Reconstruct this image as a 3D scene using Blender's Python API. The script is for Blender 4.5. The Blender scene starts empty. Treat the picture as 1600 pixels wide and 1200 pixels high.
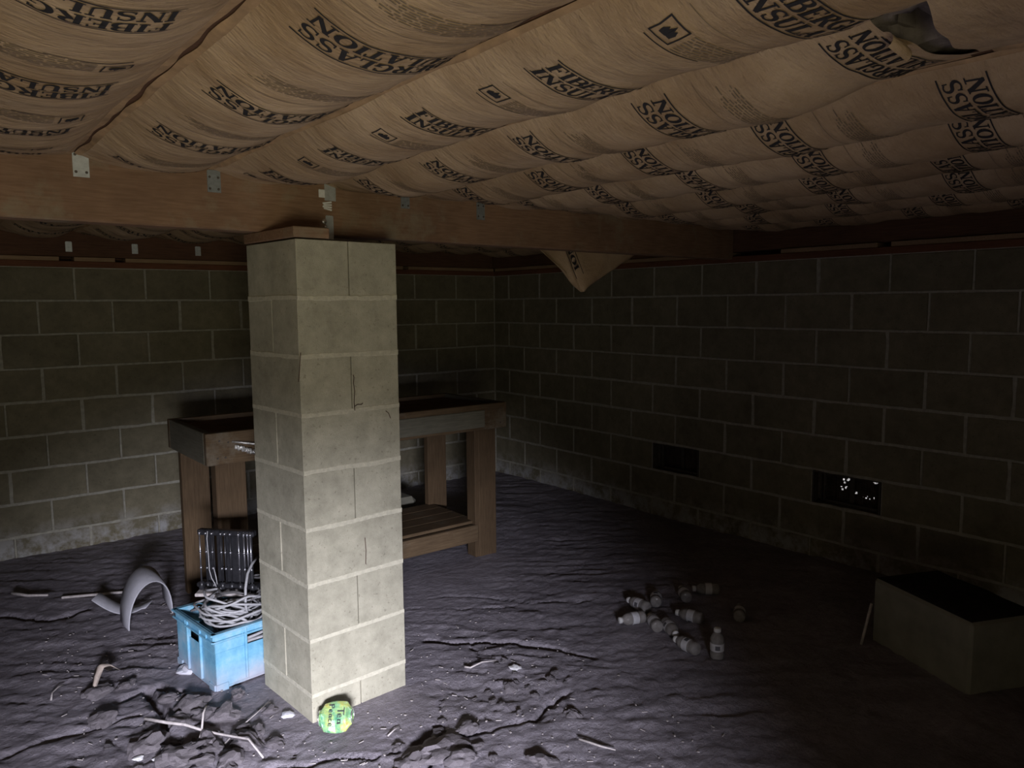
import bpy, bmesh, math, random
import numpy as np
from mathutils import Vector, Matrix, noise as mnoise

random.seed(7)
scene = bpy.context.scene
COL = scene.collection
PI = math.pi

# ------------------------------------------------------------------ camera
CAM_Z = 1.4926
yaw, pit, rol = 0.67306, 0.10349, -0.00841
cam_d = bpy.data.cameras.new('camera'); cam = bpy.data.objects.new('camera', cam_d); COL.objects.link(cam)
fw = Vector((math.sin(yaw)*math.cos(pit), math.cos(yaw)*math.cos(pit), -math.sin(pit)))
r0 = Vector((math.cos(yaw), -math.sin(yaw), 0)); u0 = r0.cross(fw)
cr = math.cos(rol)*r0 + math.sin(rol)*u0
cu = -math.sin(rol)*r0 + math.cos(rol)*u0
m = Matrix.Identity(4)
for k in range(3):
    m[k][0] = cr[k]; m[k][1] = cu[k]; m[k][2] = -fw[k]
m[0][3], m[1][3], m[2][3] = 0, 0, CAM_Z
cam.matrix_world = m
cam_d.sensor_width = 36; cam_d.lens = 1196.245/1600*36
cam_d.clip_start = 0.05; cam_d.clip_end = 60
scene.camera = cam

# ------------------------------------------------------------------ world, daylight at the hatch, exposure
w = bpy.data.worlds.new('overcast'); scene.world = w; w.use_nodes = True
w.node_tree.nodes['Background'].inputs[0].default_value = (.82, .80, .80, 1)
w.node_tree.nodes['Background'].inputs[1].default_value = 0.75

HATCH_X, HATCH_Y = -0.45, -1.12
def area(name, loc, aim, sx, sy, power, color, spread):
    l = bpy.data.lights.new(name, 'AREA'); o = bpy.data.objects.new(name, l); COL.objects.link(o)
    l.shape = 'RECTANGLE'; l.size = sx; l.size_y = sy; l.energy = power; l.color = color; l.spread = math.radians(spread)
    o.location = loc
    o.rotation_euler = (Vector(aim)-Vector(loc)).to_track_quat('-Z', 'Y').to_euler()
    return o
# first two lamps: daylight falling in through the open hatch behind the camera: sky from above, lawn glow from below
area('hatch_sky_light', (HATCH_X, HATCH_Y, 1.05), (0.55, 1.28, 0.0), .55, .35, 33, (.85, .85, 1.0), 45)
area('hatch_lawn_light', (HATCH_X, HATCH_Y, 0.80), (0.48, 1.6, 1.74), .8, .6, 4.1, (1.0, .93, .66), 65)
area('added_fill_light', (HATCH_X, HATCH_Y, 0.32), (2.2, 2.2, 1.5), .8, .2, 2.4, (1.0, .88, .60), 160)  # added wide warm fill with no source of its own, lifts the right wall

vs = scene.view_settings
vs.view_transform = 'Standard'; vs.look = 'None'; vs.gamma = 1; vs.use_curve_mapping = False
vs.exposure = 0.0

# ------------------------------------------------------------------ helpers
class MB:
    def __init__(s): s.v = []; s.f = []; s.mi = []
    def add(s, vs_, fs, mat=0):
        b = len(s.v); s.v.extend([tuple(p) for p in vs_])
        for f in fs: s.f.append(tuple(b+i for i in f)); s.mi.append(mat)
    def box(s, c, d, R=None, mat=0, bev=0):
        x, y, z = d[0]/2, d[1]/2, d[2]/2
        if bev:
            b = min(bev, x*.9, y*.9, z*.9)
            P = []
            for sx in (-1, 1):
                for sy in (-1, 1):
                    for sz in (-1, 1):
                        P += [(sx*(x-b), sy*(y-b), sz*z), (sx*(x-b), sy*y, sz*(z-b)), (sx*x, sy*(y-b), sz*(z-b))]
            bm = bmesh.new(); [bm.verts.new(p) for p in P]
            r = bmesh.ops.convex_hull(bm, input=bm.verts)
            bmesh.ops.dissolve_limit(bm, angle_limit=.01, verts=bm.verts, edges=bm.edges)
            bm.verts.index_update()
            vs_ = [v.co.copy() for v in bm.verts]; fs = [[v.index for v in f.verts] for f in bm.faces]; bm.free()
        else:
            vs_ = [Vector((sx*x, sy*y, sz*z)) for sx in (-1, 1) for sy in (-1, 1) for sz in (-1, 1)]
            fs = [(0, 1, 3, 2), (4, 6, 7, 5), (0, 4, 5, 1), (2, 3, 7, 6), (0, 2, 6, 4), (1, 5, 7, 3)]
        c = Vector(c)
        s.add([(R @ Vector(v) if R else Vector(v)) + c for v in vs_], fs, mat)
    def tube(s, pts, r, n=8, mat=0, cap=True):
        pts = [Vector(p) for p in pts]
        if not hasattr(r, '__len__'): r = [r]*len(pts)
        rings = []; prev = None
        for i, p in enumerate(pts):
            t = (pts[min(i+1, len(pts)-1)] - pts[max(i-1, 0)]).normalized()
            if prev is None:
                a = t.orthogonal().normalized()
            else:
                a = prev - t*prev.dot(t)
                a = a.normalized() if a.length > 1e-6 else t.orthogonal().normalized()
            prev = a; b = t.cross(a)
            rings.append([p + (a*math.cos(2*PI*k/n) + b*math.sin(2*PI*k/n))*r[i] for k in range(n)])
        vs_ = [q for R_ in rings for q in R_]
        fs = []
        for i in range(len(pts)-1):
            for k in range(n):
                fs.append((i*n+k, i*n+(k+1) % n, (i+1)*n+(k+1) % n, (i+1)*n+k))
        if cap:
            fs.append(tuple(range(n-1, -1, -1))); fs.append(tuple((len(pts)-1)*n+k for k in range(n)))
        s.add(vs_, fs, mat)
    def lathe(s, prof, n=20, T=None, mat=0):
        vs_ = []; fs = []
        for (r, z) in prof:
            for k in range(n):
                v = Vector((r*math.cos(2*PI*k/n), r*math.sin(2*PI*k/n), z)); vs_.append(T @ v if T else v)
        for i in range(len(prof)-1):
            for k in range(n):
                fs.append((i*n+k, i*n+(k+1) % n, (i+1)*n+(k+1) % n, (i+1)*n+k))
        s.add(vs_, fs, mat)
    def build(s, name, mat, parent=None, smooth=False, loc=None):
        me = bpy.data.meshes.new(name)
        me.from_pydata(s.v, [], s.f)
        mats = mat if isinstance(mat, (list, tuple)) else [mat]
        for mm in mats: me.materials.append(mm)
        if len(mats) > 1: me.polygons.foreach_set('material_index', s.mi)
        if smooth: me.polygons.foreach_set('use_smooth', [True]*len(me.polygons))
        me.update()
        return link(name, me, parent, loc)

def link(name, me, parent=None, loc=None):
    o = bpy.data.objects.new(name, me); COL.objects.link(o)
    if parent: o.parent = parent
    if loc is not None: o.location = loc
    return o
def empty(name, loc=(0, 0, 0), rz=0):
    o = bpy.data.objects.new(name, None); o.empty_display_size = .05
    COL.objects.link(o); o.location = loc; o.rotation_euler = (0, 0, rz); return o
def tag(o, label=None, cat=None, group=None, kind=None):
    if label: o['label'] = label
    if cat: o['category'] = cat
    if group: o['group'] = group
    if kind: o['kind'] = kind
    return o
def local(o, p):            # world point -> thing's own frame (empties placed with rz only)
    c, s_ = math.cos(-o.rotation_euler[2]), math.sin(-o.rotation_euler[2])
    d = Vector(p) - o.location
    return Vector((d.x*c - d.y*s_, d.x*s_ + d.y*c, d.z))
def RZ(a): return Matrix.Rotation(a, 3, 'Z')
def sm(a, b, x):
    t = max(0, min(1, (x-a)/(b-a))); return t*t*(3-2*t)

# ------------------------------------------------------------------ materials
def mat_new(name):
    mt = bpy.data.materials.new(name); mt.use_nodes = True
    nt = mt.node_tree; return mt, nt, nt.nodes['Principled BSDF']
def N(nt, t, **kw):
    n = nt.nodes.new(t)
    for k, v in kw.items(): setattr(n, k, v)
    return n
def ramp(nt, fac, stops):
    r = N(nt, 'ShaderNodeValToRGB'); e = r.color_ramp.elements
    while len(e) < len(stops): e.new(.5)
    for i, (p, c) in enumerate(stops):
        e[i].position = p; e[i].color = (c[0], c[1], c[2], 1)
    nt.links.new(fac, r.inputs[0]); return r.outputs[0]
def mixc(nt, fac, a, b, mode='MIX'):
    n = N(nt, 'ShaderNodeMix', data_type='RGBA', blend_type=mode)
    if isinstance(fac, (int, float)): n.inputs[0].default_value = fac
    else: nt.links.new(fac, n.inputs[0])
    for i, c in ((6, a), (7, b)):
        if isinstance(c, (tuple, list)): n.inputs[i].default_value = (c[0], c[1], c[2], 1)
        else: nt.links.new(c, n.inputs[i])
    return n.outputs[2]
def noise_tex(nt, scale, detail=6, rough=.6, coord='Object', stretch=None, offset=None):
    tc = N(nt, 'ShaderNodeTexCoord'); src = tc.outputs[coord]
    if coord == 'World': pass
    if stretch or offset:
        mp = N(nt, 'ShaderNodeMapping'); nt.links.new(src, mp.inputs[0])
        if stretch: mp.inputs['Scale'].default_value = stretch
        if offset: mp.inputs['Location'].default_value = offset
        src = mp.outputs[0]
    n = N(nt, 'ShaderNodeTexNoise'); n.inputs['Scale'].default_value = scale
    n.inputs['Detail'].default_value = detail; n.inputs['Roughness'].default_value = rough
    nt.links.new(src, n.inputs['Vector']); return n.outputs[0]
def world_noise(nt, scale, detail=6, rough=.6, stretch=None):
    g = N(nt, 'ShaderNodeNewGeometry'); src = g.outputs['Position']
    if stretch:
        mp = N(nt, 'ShaderNodeMapping'); nt.links.new(src, mp.inputs[0]); mp.inputs['Scale'].default_value = stretch
        src = mp.outputs[0]
    n = N(nt, 'ShaderNodeTexNoise'); n.inputs['Scale'].default_value = scale
    n.inputs['Detail'].default_value = detail; n.inputs['Roughness'].default_value = rough
    nt.links.new(src, n.inputs['Vector']); return n.outputs[0]
def bump(nt, bsdf, h, strength=.3, dist=.01):
    b = N(nt, 'ShaderNodeBump'); b.inputs['Strength'].default_value = strength; b.inputs['Distance'].default_value = dist
    nt.links.new(h, b.inputs['Height']); nt.links.new(b.outputs[0], bsdf.inputs['Normal'])
def simple(name, col, rough=.6, metal=0, var=.15, scale=20, bmp=0, spec=.4):
    mt, nt, b = mat_new(name)
    n = noise_tex(nt, scale)
    c0 = tuple(c*(1-var) for c in col); c1 = tuple(min(1, c*(1+var)) for c in col)
    nt.links.new(ramp(nt, n, [(.3, c0), (.7, c1)]), b.inputs['Base Color'])
    b.inputs['Roughness'].default_value = rough; b.inputs['Metallic'].default_value = metal
    b.inputs['Specular IOR Level'].default_value = spec
    if bmp: bump(nt, b, n, bmp, .005)
    return mt
def block_mat(name, base, var, efflo=False):
    mt, nt, b = mat_new(name)
    oi = N(nt, 'ShaderNodeObjectInfo')
    big = world_noise(nt, 2.6, 4, .6)
    mid = world_noise(nt, 14, 6, .7)
    fine = world_noise(nt, 260, 3, .7)
    c = ramp(nt, oi.outputs['Random'], [(0, tuple(x*(1-var) for x in base)), (1, tuple(x*(1+var) for x in base))])
    c = mixc(nt, .55, c, ramp(nt, big, [(.3, tuple(x*.72 for x in base)), (.7, tuple(x*1.25 for x in base))]))
    c = mixc(nt, .5, c, ramp(nt, mid, [(.35, (.62, .62, .6)), (.65, (1.2, 1.2, 1.2))]), 'MULTIPLY')
    pore = ramp(nt, world_noise(nt, 95, 2, .5), [(.27, (.45, .43, .4)), (.36, (1, 1, 1))])
    c = mixc(nt, .5, c, pore, 'MULTIPLY')
    if efflo:
        g = N(nt, 'ShaderNodeNewGeometry'); sp = N(nt, 'ShaderNodeSeparateXYZ'); nt.links.new(g.outputs['Position'], sp.inputs[0])
        mr = N(nt, 'ShaderNodeMapRange'); mr.inputs[1].default_value = .20; mr.inputs[2].default_value = .02
        nt.links.new(sp.outputs['Z'], mr.inputs[0])
        mm = N(nt, 'ShaderNodeMath', operation='MULTIPLY'); nt.links.new(mr.outputs[0], mm.inputs[0])
        nt.links.new(ramp(nt, world_noise(nt, 7, 5, .7), [(.42, (0, 0, 0)), (.6, (1, 1, 1))]), mm.inputs[1])
        c = mixc(nt, mm.outputs[0], c, (.42, .42, .41))
    nt.links.new(c, b.inputs['Base Color']); b.inputs['Roughness'].default_value = .92
    b.inputs['Specular IOR Level'].default_value = .2
    h = N(nt, 'ShaderNodeMath', operation='ADD'); nt.links.new(fine, h.inputs[0]); nt.links.new(mid, h.inputs[1])
    bump(nt, b, h.outputs[0], .35, .006)
    return mt
def wood_mat(name, a, c2, stretch, grain=1.0, spec=.25, blotch=None):
    mt, nt, b = mat_new(name)
    n1 = noise_tex(nt, 9, 8, .65, stretch=stretch)
    n2 = noise_tex(nt, 3.2, 4, .6)
    c = ramp(nt, n1, [(.28, a), (.72, c2)])
    c = mixc(nt, .55, c, ramp(nt, n2, [(.3, (.6, .58, .55)), (.7, (1.25, 1.22, 1.15))]), 'MULTIPLY')
    if blotch:
        c = mixc(nt, ramp(nt, noise_tex(nt, 4.5, 6, .7, offset=(3, 1, 2)), [(.52, (0, 0, 0)), (.68, (.6, .6, .6))]), c, blotch)
    nt.links.new(c, b.inputs['Base Color']); b.inputs['Roughness'].default_value = .8
    b.inputs['Specular IOR Level'].default_value = spec
    bump(nt, b, n1, .3*grain, .004)
    return mt

M = {}
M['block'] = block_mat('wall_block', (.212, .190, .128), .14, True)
M['pier'] = block_mat('pier_block', (.43, .41, .315), .07)
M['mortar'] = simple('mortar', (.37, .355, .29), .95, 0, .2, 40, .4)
M['pier_mortar'] = simple('pier_mortar', (.54, .515, .40), .95, 0, .15, 60, .5)
M['head_joint'] = simple('recessed_mortar', (.09, .085, .07), .95, 0, .2, 60, .4)
M['beam'] = wood_mat('beam_wood', (.19, .11, .065), (.31, .195, .125), (1, 14, 14), blotch=(.30, .27, .19))
M['darkwood'] = wood_mat('rim_wood', (.085, .042, .026), (.15, .078, .045), (1, 14, 14))
M['redwood'] = wood_mat('treated_sill', (.12, .05, .028), (.20, .085, .045), (1, 14, 14))
M['palewood'] = wood_mat('pale_lumber', (.26, .17, .10), (.40, .28, .17), (1, 14, 14))
M['bench'] = wood_mat('bench_lumber', (.095, .062, .034), (.165, .115, .066), (1, 16, 16), blotch=(.24, .22, .17))
M['benchleg'] = wood_mat('bench_leg_lumber', (.078, .050, .027), (.14, .094, .053), (16, 16, 1))
M['benchtop'] = wood_mat('bench_plywood', (.10, .058, .034), (.17, .10, .06), (2, 10, 10))
M['grime'] = wood_mat('grey_board', (.12, .115, .085), (.19, .18, .14), (1, 14, 14))
M['galv'] = simple('galvanised', (.62, .66, .66), .45, .55, .15, 60)
M['dullgalv'] = simple('dull_galvanised', (.26, .28, .28), .6, .4, .2, 60)
M['steel'] = simple('bright_steel', (.85, .85, .82), .25, .9, .08, 60)
M['whitelabel'] = simple('white_label', (.75, .75, .72), .7, 0, .1, 80)
M['foil'] = simple('crumpled_foil', (.78, .78, .74), .3, .8, .2, 90, .8)
M['cordwhite'] = simple('dusty_white_cable', (.40, .40, .41), .5, 0, .15, 60)
M['cordgrey'] = simple('grey_cable', (.12, .115, .115), .5, 0, .2, 60)
M['blackplastic'] = simple('black_plastic', (.022, .022, .025), .35, 0, .3, 60, 0, .5)
M['chrome'] = simple('dull_chrome', (.42, .42, .45), .28, .9, .2, 60)
M['pvc'] = simple('grey_pvc', (.50, .50, .54), .5, 0, .18, 12, .1)
M['stick'] = simple('weathered_stick', (.50, .46, .44), .8, 0, .25, 60, .4)
M['leaf'] = simple('dry_leaf', (.62, .52, .44), .8, 0, .2, 30)
M['whitescrap'] = simple('white_scrap', (.72, .72, .72), .8, 0, .15, 50)
M['concrete'] = simple('pale_concrete', (.25, .24, .185), .95, 0, .18, 9, .4)
M['darktop'] = simple('dark_top_surface', (.028, .026, .024), .98, 0, .3, 30, .6, .1)
M['ventmetal'] = simple('vent_metal', (.10, .085, .07), .7, .3, .3, 40)
M['ventdark'] = simple('vent_debris', (.09, .06, .045), .9, 0, .5, 12)
M['ink'] = simple('black_ink', (.022, .020, .022), .75, 0, .25, 60)
M['fadedink'] = simple('faded_ink', (.20, .15, .10), .8, 0, .3, 60)
M['wool'] = simple('glass_wool', (.19, .16, .135), 1, 0, .3, 30, .8, .05)
M['subfloor'] = simple('subfloor', (.20, .14, .09), .9, 0, .2, 8)
M['cap'] = simple('bottle_cap', (.70, .70, .68), .5, 0, .1, 40)
M['bottlelabel'] = simple('bottle_label', (.60, .60, .62), .6, 0, .15, 50)
M['labelmark'] = simple('label_print', (.05, .05, .06), .6, 0, .1, 50)

def paper():
    mt, nt, b = mat_new('kraft_paper')
    n1 = world_noise(nt, 5, 6, .65); n2 = world_noise(nt, 45, 5, .6, (.5, 2.2, 1)); n3 = world_noise(nt, 1.6, 4, .6)
    c = ramp(nt, n1, [(.3, (.40, .27, .155)), (.7, (.58, .43, .28))])
    c = mixc(nt, .6, c, ramp(nt, n3, [(.35, (.72, .68, .62)), (.65, (1.12, 1.12, 1.12))]), 'MULTIPLY')
    nt.links.new(c, b.inputs['Base Color']); b.inputs['Roughness'].default_value = .62
    b.inputs['Specular IOR Level'].default_value = .25
    n4 = world_noise(nt, 13, 7, .62, (.6, 1.7, 1))
    a = N(nt, 'ShaderNodeMath', operation='MULTIPLY'); nt.links.new(n2, a.inputs[0]); a.inputs[1].default_value = .25
    s_ = N(nt, 'ShaderNodeMath', operation='ADD'); nt.links.new(a.outputs[0], s_.inputs[0]); nt.links.new(n4, s_.inputs[1])
    bump(nt, b, s_.outputs[0], .6, .018)
    return mt
M['paper'] = paper()
M['flange'] = simple('paper_flange', (.40, .26, .14), .75, 0, .3, 18, .4)

def ground():
    mt, nt, b = mat_new('dusty_black_sheet')
    n1 = world_noise(nt, 3.0, 6, .65); n2 = world_noise(nt, 30, 8, .7)
    c = ramp(nt, n1, [(.3, (.20, .182, .200)), (.7, (.36, .332, .365))])
    c = mixc(nt, .6, c, ramp(nt, n2, [(.3, (.62, .6, .6)), (.72, (1.25, 1.25, 1.27))]), 'MULTIPLY')
    nt.links.new(c, b.inputs['Base Color'])
    b.inputs['Roughness'].default_value = .68; b.inputs['Specular IOR Level'].default_value = .35
    g = N(nt, 'ShaderNodeNewGeometry'); mpp = N(nt, 'ShaderNodeMapping'); nt.links.new(g.outputs['Position'], mpp.inputs[0])
    mpp.inputs['Rotation'].default_value = (0, 0, .67); mpp.inputs['Scale'].default_value = (.55, 1.6, 1)
    rn = N(nt, 'ShaderNodeTexNoise', noise_type='RIDGED_MULTIFRACTAL'); rn.inputs['Scale'].default_value = 11; rn.inputs['Detail'].default_value = 7
    rn.inputs['Roughness'].default_value = .62; nt.links.new(mpp.outputs[0], rn.inputs['Vector'])
    mp = world_noise(nt, 26, 9, .7)
    ad = N(nt, 'ShaderNodeMath', operation='MULTIPLY_ADD'); nt.links.new(rn.outputs[0], ad.inputs[0]); ad.inputs[1].default_value = -.35; nt.links.new(mp, ad.inputs[2])
    bump(nt, b, ad.outputs[0], .8, .028)
    return mt
M['ground'] = ground()
M['soil'] = simple('clod_soil', (.21, .19, .20), .9, 0, .3, 25, 1, .2)

def crate_mat():
    mt, nt, b = mat_new('blue_plastic')
    n = noise_tex(nt, 11, 7, .7); n2 = noise_tex(nt, 3, 4, .6, offset=(4, 2, 1))
    c = ramp(nt, n, [(.3, (.10, .32, .50)), (.52, (.20, .46, .62)), (.75, (.42, .56, .66))])
    tc = N(nt, 'ShaderNodeTexCoord'); sp = N(nt, 'ShaderNodeSeparateXYZ'); nt.links.new(tc.outputs['Object'], sp.inputs[0])
    mr = N(nt, 'ShaderNodeMapRange'); mr.inputs[1].default_value = .11; mr.inputs[2].default_value = -.01
    nt.links.new(sp.outputs['Z'], mr.inputs[0])
    mm = N(nt, 'ShaderNodeMath', operation='MULTIPLY'); nt.links.new(mr.outputs[0], mm.inputs[0])
    nt.links.new(ramp(nt, n2, [(.36, (0, 0, 0)), (.56, (1, 1, 1))]), mm.inputs[1])
    c = mixc(nt, mm.outputs[0], c, (.42, .38, .42))
    nt.links.new(c, b.inputs['Base Color']); b.inputs['Roughness'].default_value = .5
    return mt
M['crate'] = crate_mat()

def can_mat():
    mt, nt, b = mat_new('can_print')
    n = noise_tex(nt, 26, 5, .6); n2 = noise_tex(nt, 60, 3, .5, stretch=(4, 1, 1))
    c = ramp(nt, n, [(.30, (.05, .25, .16)), (.45, (.25, .52, .25)), (.58, (.50, .60, .18)), (.72, (.62, .45, .12))])
    c = mixc(nt, ramp(nt, n2, [(.6, (0, 0, 0)), (.7, (.6, .6, .6))]), c, (.55, .80, .62))
    nt.links.new(c, b.inputs['Base Color']); b.inputs['Roughness'].default_value = .35; b.inputs['Metallic'].default_value = .25
    return mt
M['can'] = can_mat()

def clearplastic():
    mt, nt, b = mat_new('clear_bottle_plastic')
    n = noise_tex(nt, 40, 4, .6)
    nt.links.new(ramp(nt, n, [(.3, (.34, .31, .29)), (.7, (.52, .50, .48))]), b.inputs['Base Color'])
    b.inputs['Roughness'].default_value = .22; b.inputs['Transmission Weight'].default_value = .45; b.inputs['IOR'].default_value = 1.25
    return mt
M['bottle'] = clearplastic()

# ------------------------------------------------------------------ key dimensions (metres, ground at z = 0)
C, L = .2032, .4064
YB, XR, WT = 5.398, 4.113, 1.742          # back wall face, right wall face, wall top
ZJ = 1.970                                # joist undersides
JX = [.4552 + .4064*i for i in range(-4, 10)]
BA = math.atan(.055)                      # the beam is a touch out of square
def beam_y(x): return 2.72 + .055*(x-.26)
XL, YN = -1.55, -1.35                     # left wall and near wall faces

# ------------------------------------------------------------------ ground
rs = np.random.RandomState(3)
def vnoise(x, y, seed):
    xi = np.floor(x).astype(np.int64); yi = np.floor(y).astype(np.int64)
    fx = x-xi; fy = y-yi; fx = fx*fx*(3-2*fx); fy = fy*fy*(3-2*fy)
    def h(a, b):
        q = (a*374761393 + b*668265263 + seed*1442695041) & 0x7fffffff
        q = ((q ^ (q >> 13))*1274126177) & 0x7fffffff
        return ((q ^ (q >> 16)) & 0xffff)/65535.0
    return (h(xi, yi)*(1-fx)+h(xi+1, yi)*fx)*(1-fy) + (h(xi, yi+1)*(1-fx)+h(xi+1, yi+1)*fx)*fy
def fbm(x, y, seed, oct=4):
    s_ = 0; a = .5
    for k in range(oct):
        s_ = s_ + a*vnoise(x*2**k, y*2**k, seed+k*17); a *= .5
    return s_
CRACKS = [([(1.76,2.82),(1.81,2.743),(1.954,2.65),(2.034,2.566),(2.11,2.437),(2.183,2.311),(2.219,2.25)], .016, .055),
 ([(1.454,2.504),(1.483,2.434),(1.535,2.378),(1.634,2.303)], .005, .010), ([(1.533,2.374),(1.435,2.234)], .006, .012),
 ([(1.923,3.31),(2.023,3.237),(2.21,3.104),(2.405,2.875),(2.617,2.676)], .008, .018),
 ([(1.878,3.185),(2.0,3.083),(2.122,2.982),(2.294,2.892)], .007, .014),
 ([(1.041,2.461),(.93,2.375),(.912,2.343)], .007, .016), ([(1.426,2.091),(1.69,2.025),(1.827,2.039)], .008, .016),
 ([(.837,2.335),(.981,2.262),(1.129,2.187),(1.222,2.135)], .010, .022), ([(1.699,2.017),(1.809,2.054),(1.93,2.078)], .012, .024),
 ([(.286,4.407),(.476,4.199),(.644,4.213)], .02, .035), ([(.162,2.981),(.35,2.976),(.591,2.941)], .014, .022),
 ([(.707,3.684),(.883,3.626)], .010, .014),
 ([(1.89,2.66),(1.821,2.517)], .006, .014), ([(.56,3.12),(.702,3.124),(.759,2.981)], .018, .04), ([(.657,3.129),(.66,2.95),(.625,2.757)], .024, .05),
 ([(.70,2.90),(.80,2.92)], .03, .04), ([(1.30,2.16),(1.38,2.20),(1.42,2.19)], .02, .04),
 ([(.58,2.73),(.70,2.68),(.80,2.55)], .022, .03), ([(1.22,2.0),(1.30,2.05)], .02, .03)]
def seg_dist(x, y, pl):
    d = np.full(np.shape(x), 9.0)
    for (a, b) in zip(pl[:-1], pl[1:]):
        ax, ay = a; bx, by = b; vx, vy = bx-ax, by-ay
        t = np.clip(((x-ax)*vx+(y-ay)*vy)/(vx*vx+vy*vy), 0, 1)
        d = np.minimum(d, np.hypot(x-ax-t*vx, y-ay-t*vy))
    return d
def floor_h(x, y):
    x = np.asarray(x, float); y = np.asarray(y, float)
    a = .78*x - .62*y; b = .62*x + .78*y
    wob = .10*fbm(a*2.2, b*2.2, 5)
    h = .045*(fbm(x*.9, y*.9, 11)-.47)
    rid = 1-np.abs(2*fbm(a*2.6+40, (b+wob)*13+9, 21, 3)/.875-1)
    h = h + .009*(rid**2-.55)*(.3+1.4*fbm(x*1.7, y*1.7, 81, 2))
    h = h + .013*(fbm(a*9, b*22, 31, 4)-.44) + .007*(fbm(x*38, y*38, 41, 3)-.44) + .016*(np.abs(fbm(a*11+3, b*17, 101, 4)-.46)-.09)
    crum = np.exp(-((x-.68)**2+(y-2.62)**2)/.10) + .8*np.exp(-((x-1.36)**2+(y-2.05)**2)/.03) + .6*np.exp(-((x-1.80)**2+(y-2.2)**2)/.06)
    crum = np.clip(crum, 0, 1)
    h = h + crum*.09*(np.abs(fbm(x*9, y*9, 51, 4)-.46) - .06)
    wx = x + .06*(fbm(x*16, y*16, 61, 4)-.45); wy = y + .06*(fbm(x*16, y*16, 71, 4)-.45)
    for pl, wd, dp in CRACKS:
        d = seg_dist(wx, wy, pl)
        h = h - dp*np.exp(-(d/(wd*.8))**2)*(.55+.9*vnoise(x*30, y*30, 91))
    # level where things stand
    for (cx, cy, r) in ((1.25, 2.70, .42), (2.0, 3.85, .9)):
        k = np.exp(-(np.hypot(x-cx, y-cy)/r)**6); h = h*(1-.85*k)
    k = np.exp(-(np.hypot(x-1.03, y-3.15)/.30)**6); h = h*(1-.8*k)
    return h
def gh(x, y): return float(floor_h(np.array([x]), np.array([y]))[0])

gx = np.concatenate([np.arange(XL-.1, .1, .06), np.arange(.1, 2.3, .011), np.arange(2.3, XR+.12, .02)])
gy = np.concatenate([np.arange(YN-.1, 1.2, .05), np.arange(1.2, 3.6, .011), np.arange(3.6, YB+.12, .02)])
X, Y = np.meshgrid(gx, gy); H = floor_h(X, Y)
nx, ny = len(gx), len(gy)
me = bpy.data.meshes.new('floor')
co = np.stack([X, Y, H], -1).reshape(-1, 3)
me.vertices.add(len(co)); me.vertices.foreach_set('co', co.ravel())
ii = (np.arange(ny-1)[:, None]*nx + np.arange(nx-1)[None]).ravel()
quads = np.stack([ii, ii+1, ii+nx+1, ii+nx], -1).astype(np.int32)
nq = len(quads)
me.loops.add(nq*4); me.loops.foreach_set('vertex_index', quads.ravel())
me.polygons.add(nq); me.polygons.foreach_set('loop_start', np.arange(0, nq*4, 4, dtype=np.int32))
me.polygons.foreach_set('use_smooth', np.ones(nq, bool))
me.update(calc_edges=True); me.materials.append(M['ground'])
floor = link('floor', me)
tag(floor, 'dusty black wrinkled ground sheet over soil with cracks', kind='structure')

# soil clods: pieces of the floor
clod_meshes = []
for k in range(6):
    bm = bmesh.new(); bmesh.ops.create_icosphere(bm, subdivisions=3, radius=1)
    for v in bm.verts:
        d = mnoise.noise(v.co*1.1 + Vector((k*7, 1, 2)))*.6 + mnoise.cell(v.co*1.7 + Vector((k*3, 5, 2)))*.22 + mnoise.noise(v.co*5 + Vector((k*3, 5, 2)))*.14
        v.co = v.co*(1+d); v.co.z *= .55
        v.co = Vector((round(v.co.x*3.5)/3.5*.5+v.co.x*.5, v.co.y, v.co.z))
    me = bpy.data.meshes.new('soil_clod'); bm.to_mesh(me); bm.free(); me.materials.append(M['soil']); clod_meshes.append(me)
def clod(x, y, r, k=None):
    o = link('soil_clod', clod_meshes[random.randrange(6) if k is None else k], floor)
    s_ = r
    o.scale = (s_*random.uniform(.8, 1.3), s_*random.uniform(.7, 1.1), s_*random.uniform(.6, 1.0))
    o.rotation_euler = (random.uniform(-.3, .3), random.uniform(-.3, .3), random.uniform(0, 6.3))
    o.location = (x, y, gh(x, y)+r*.15)
for x, y, r in [(1.34,2.06,.085),(1.46,2.10,.045),(1.34,1.96,.06),(.75,2.85,.06),(.69,2.82,.045),(.82,2.75,.055),(.61,2.76,.05),(.73,2.60,.055),(.83,2.53,.05),
                (.55,2.69,.06),(.62,2.56,.06),(.75,2.45,.05),(.97,2.68,.03),(1.77,2.24,.035),(1.2,2.06,.04),(.47,2.98,.05),(1.55,1.79,.045),(1.82,1.93,.035),(.50,3.22,.05),(.60,3.22,.04),(.78,2.96,.045),(.70,2.99,.035)]:
    clod(x, y, r)
for k in range(34):
    x, y = random.gauss(.70, .17), random.gauss(2.60, .17)
    if x < .95: clod(x, y, random.uniform(.014, .034))
for k in range(14):
    clod(random.gauss(1.38, .09), random.gauss(2.03, .08), random.uniform(.012, .026))
for k in range(16):
    clod(random.gauss(1.78, .12), random.gauss(2.18, .12), random.uniform(.008, .02))

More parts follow.
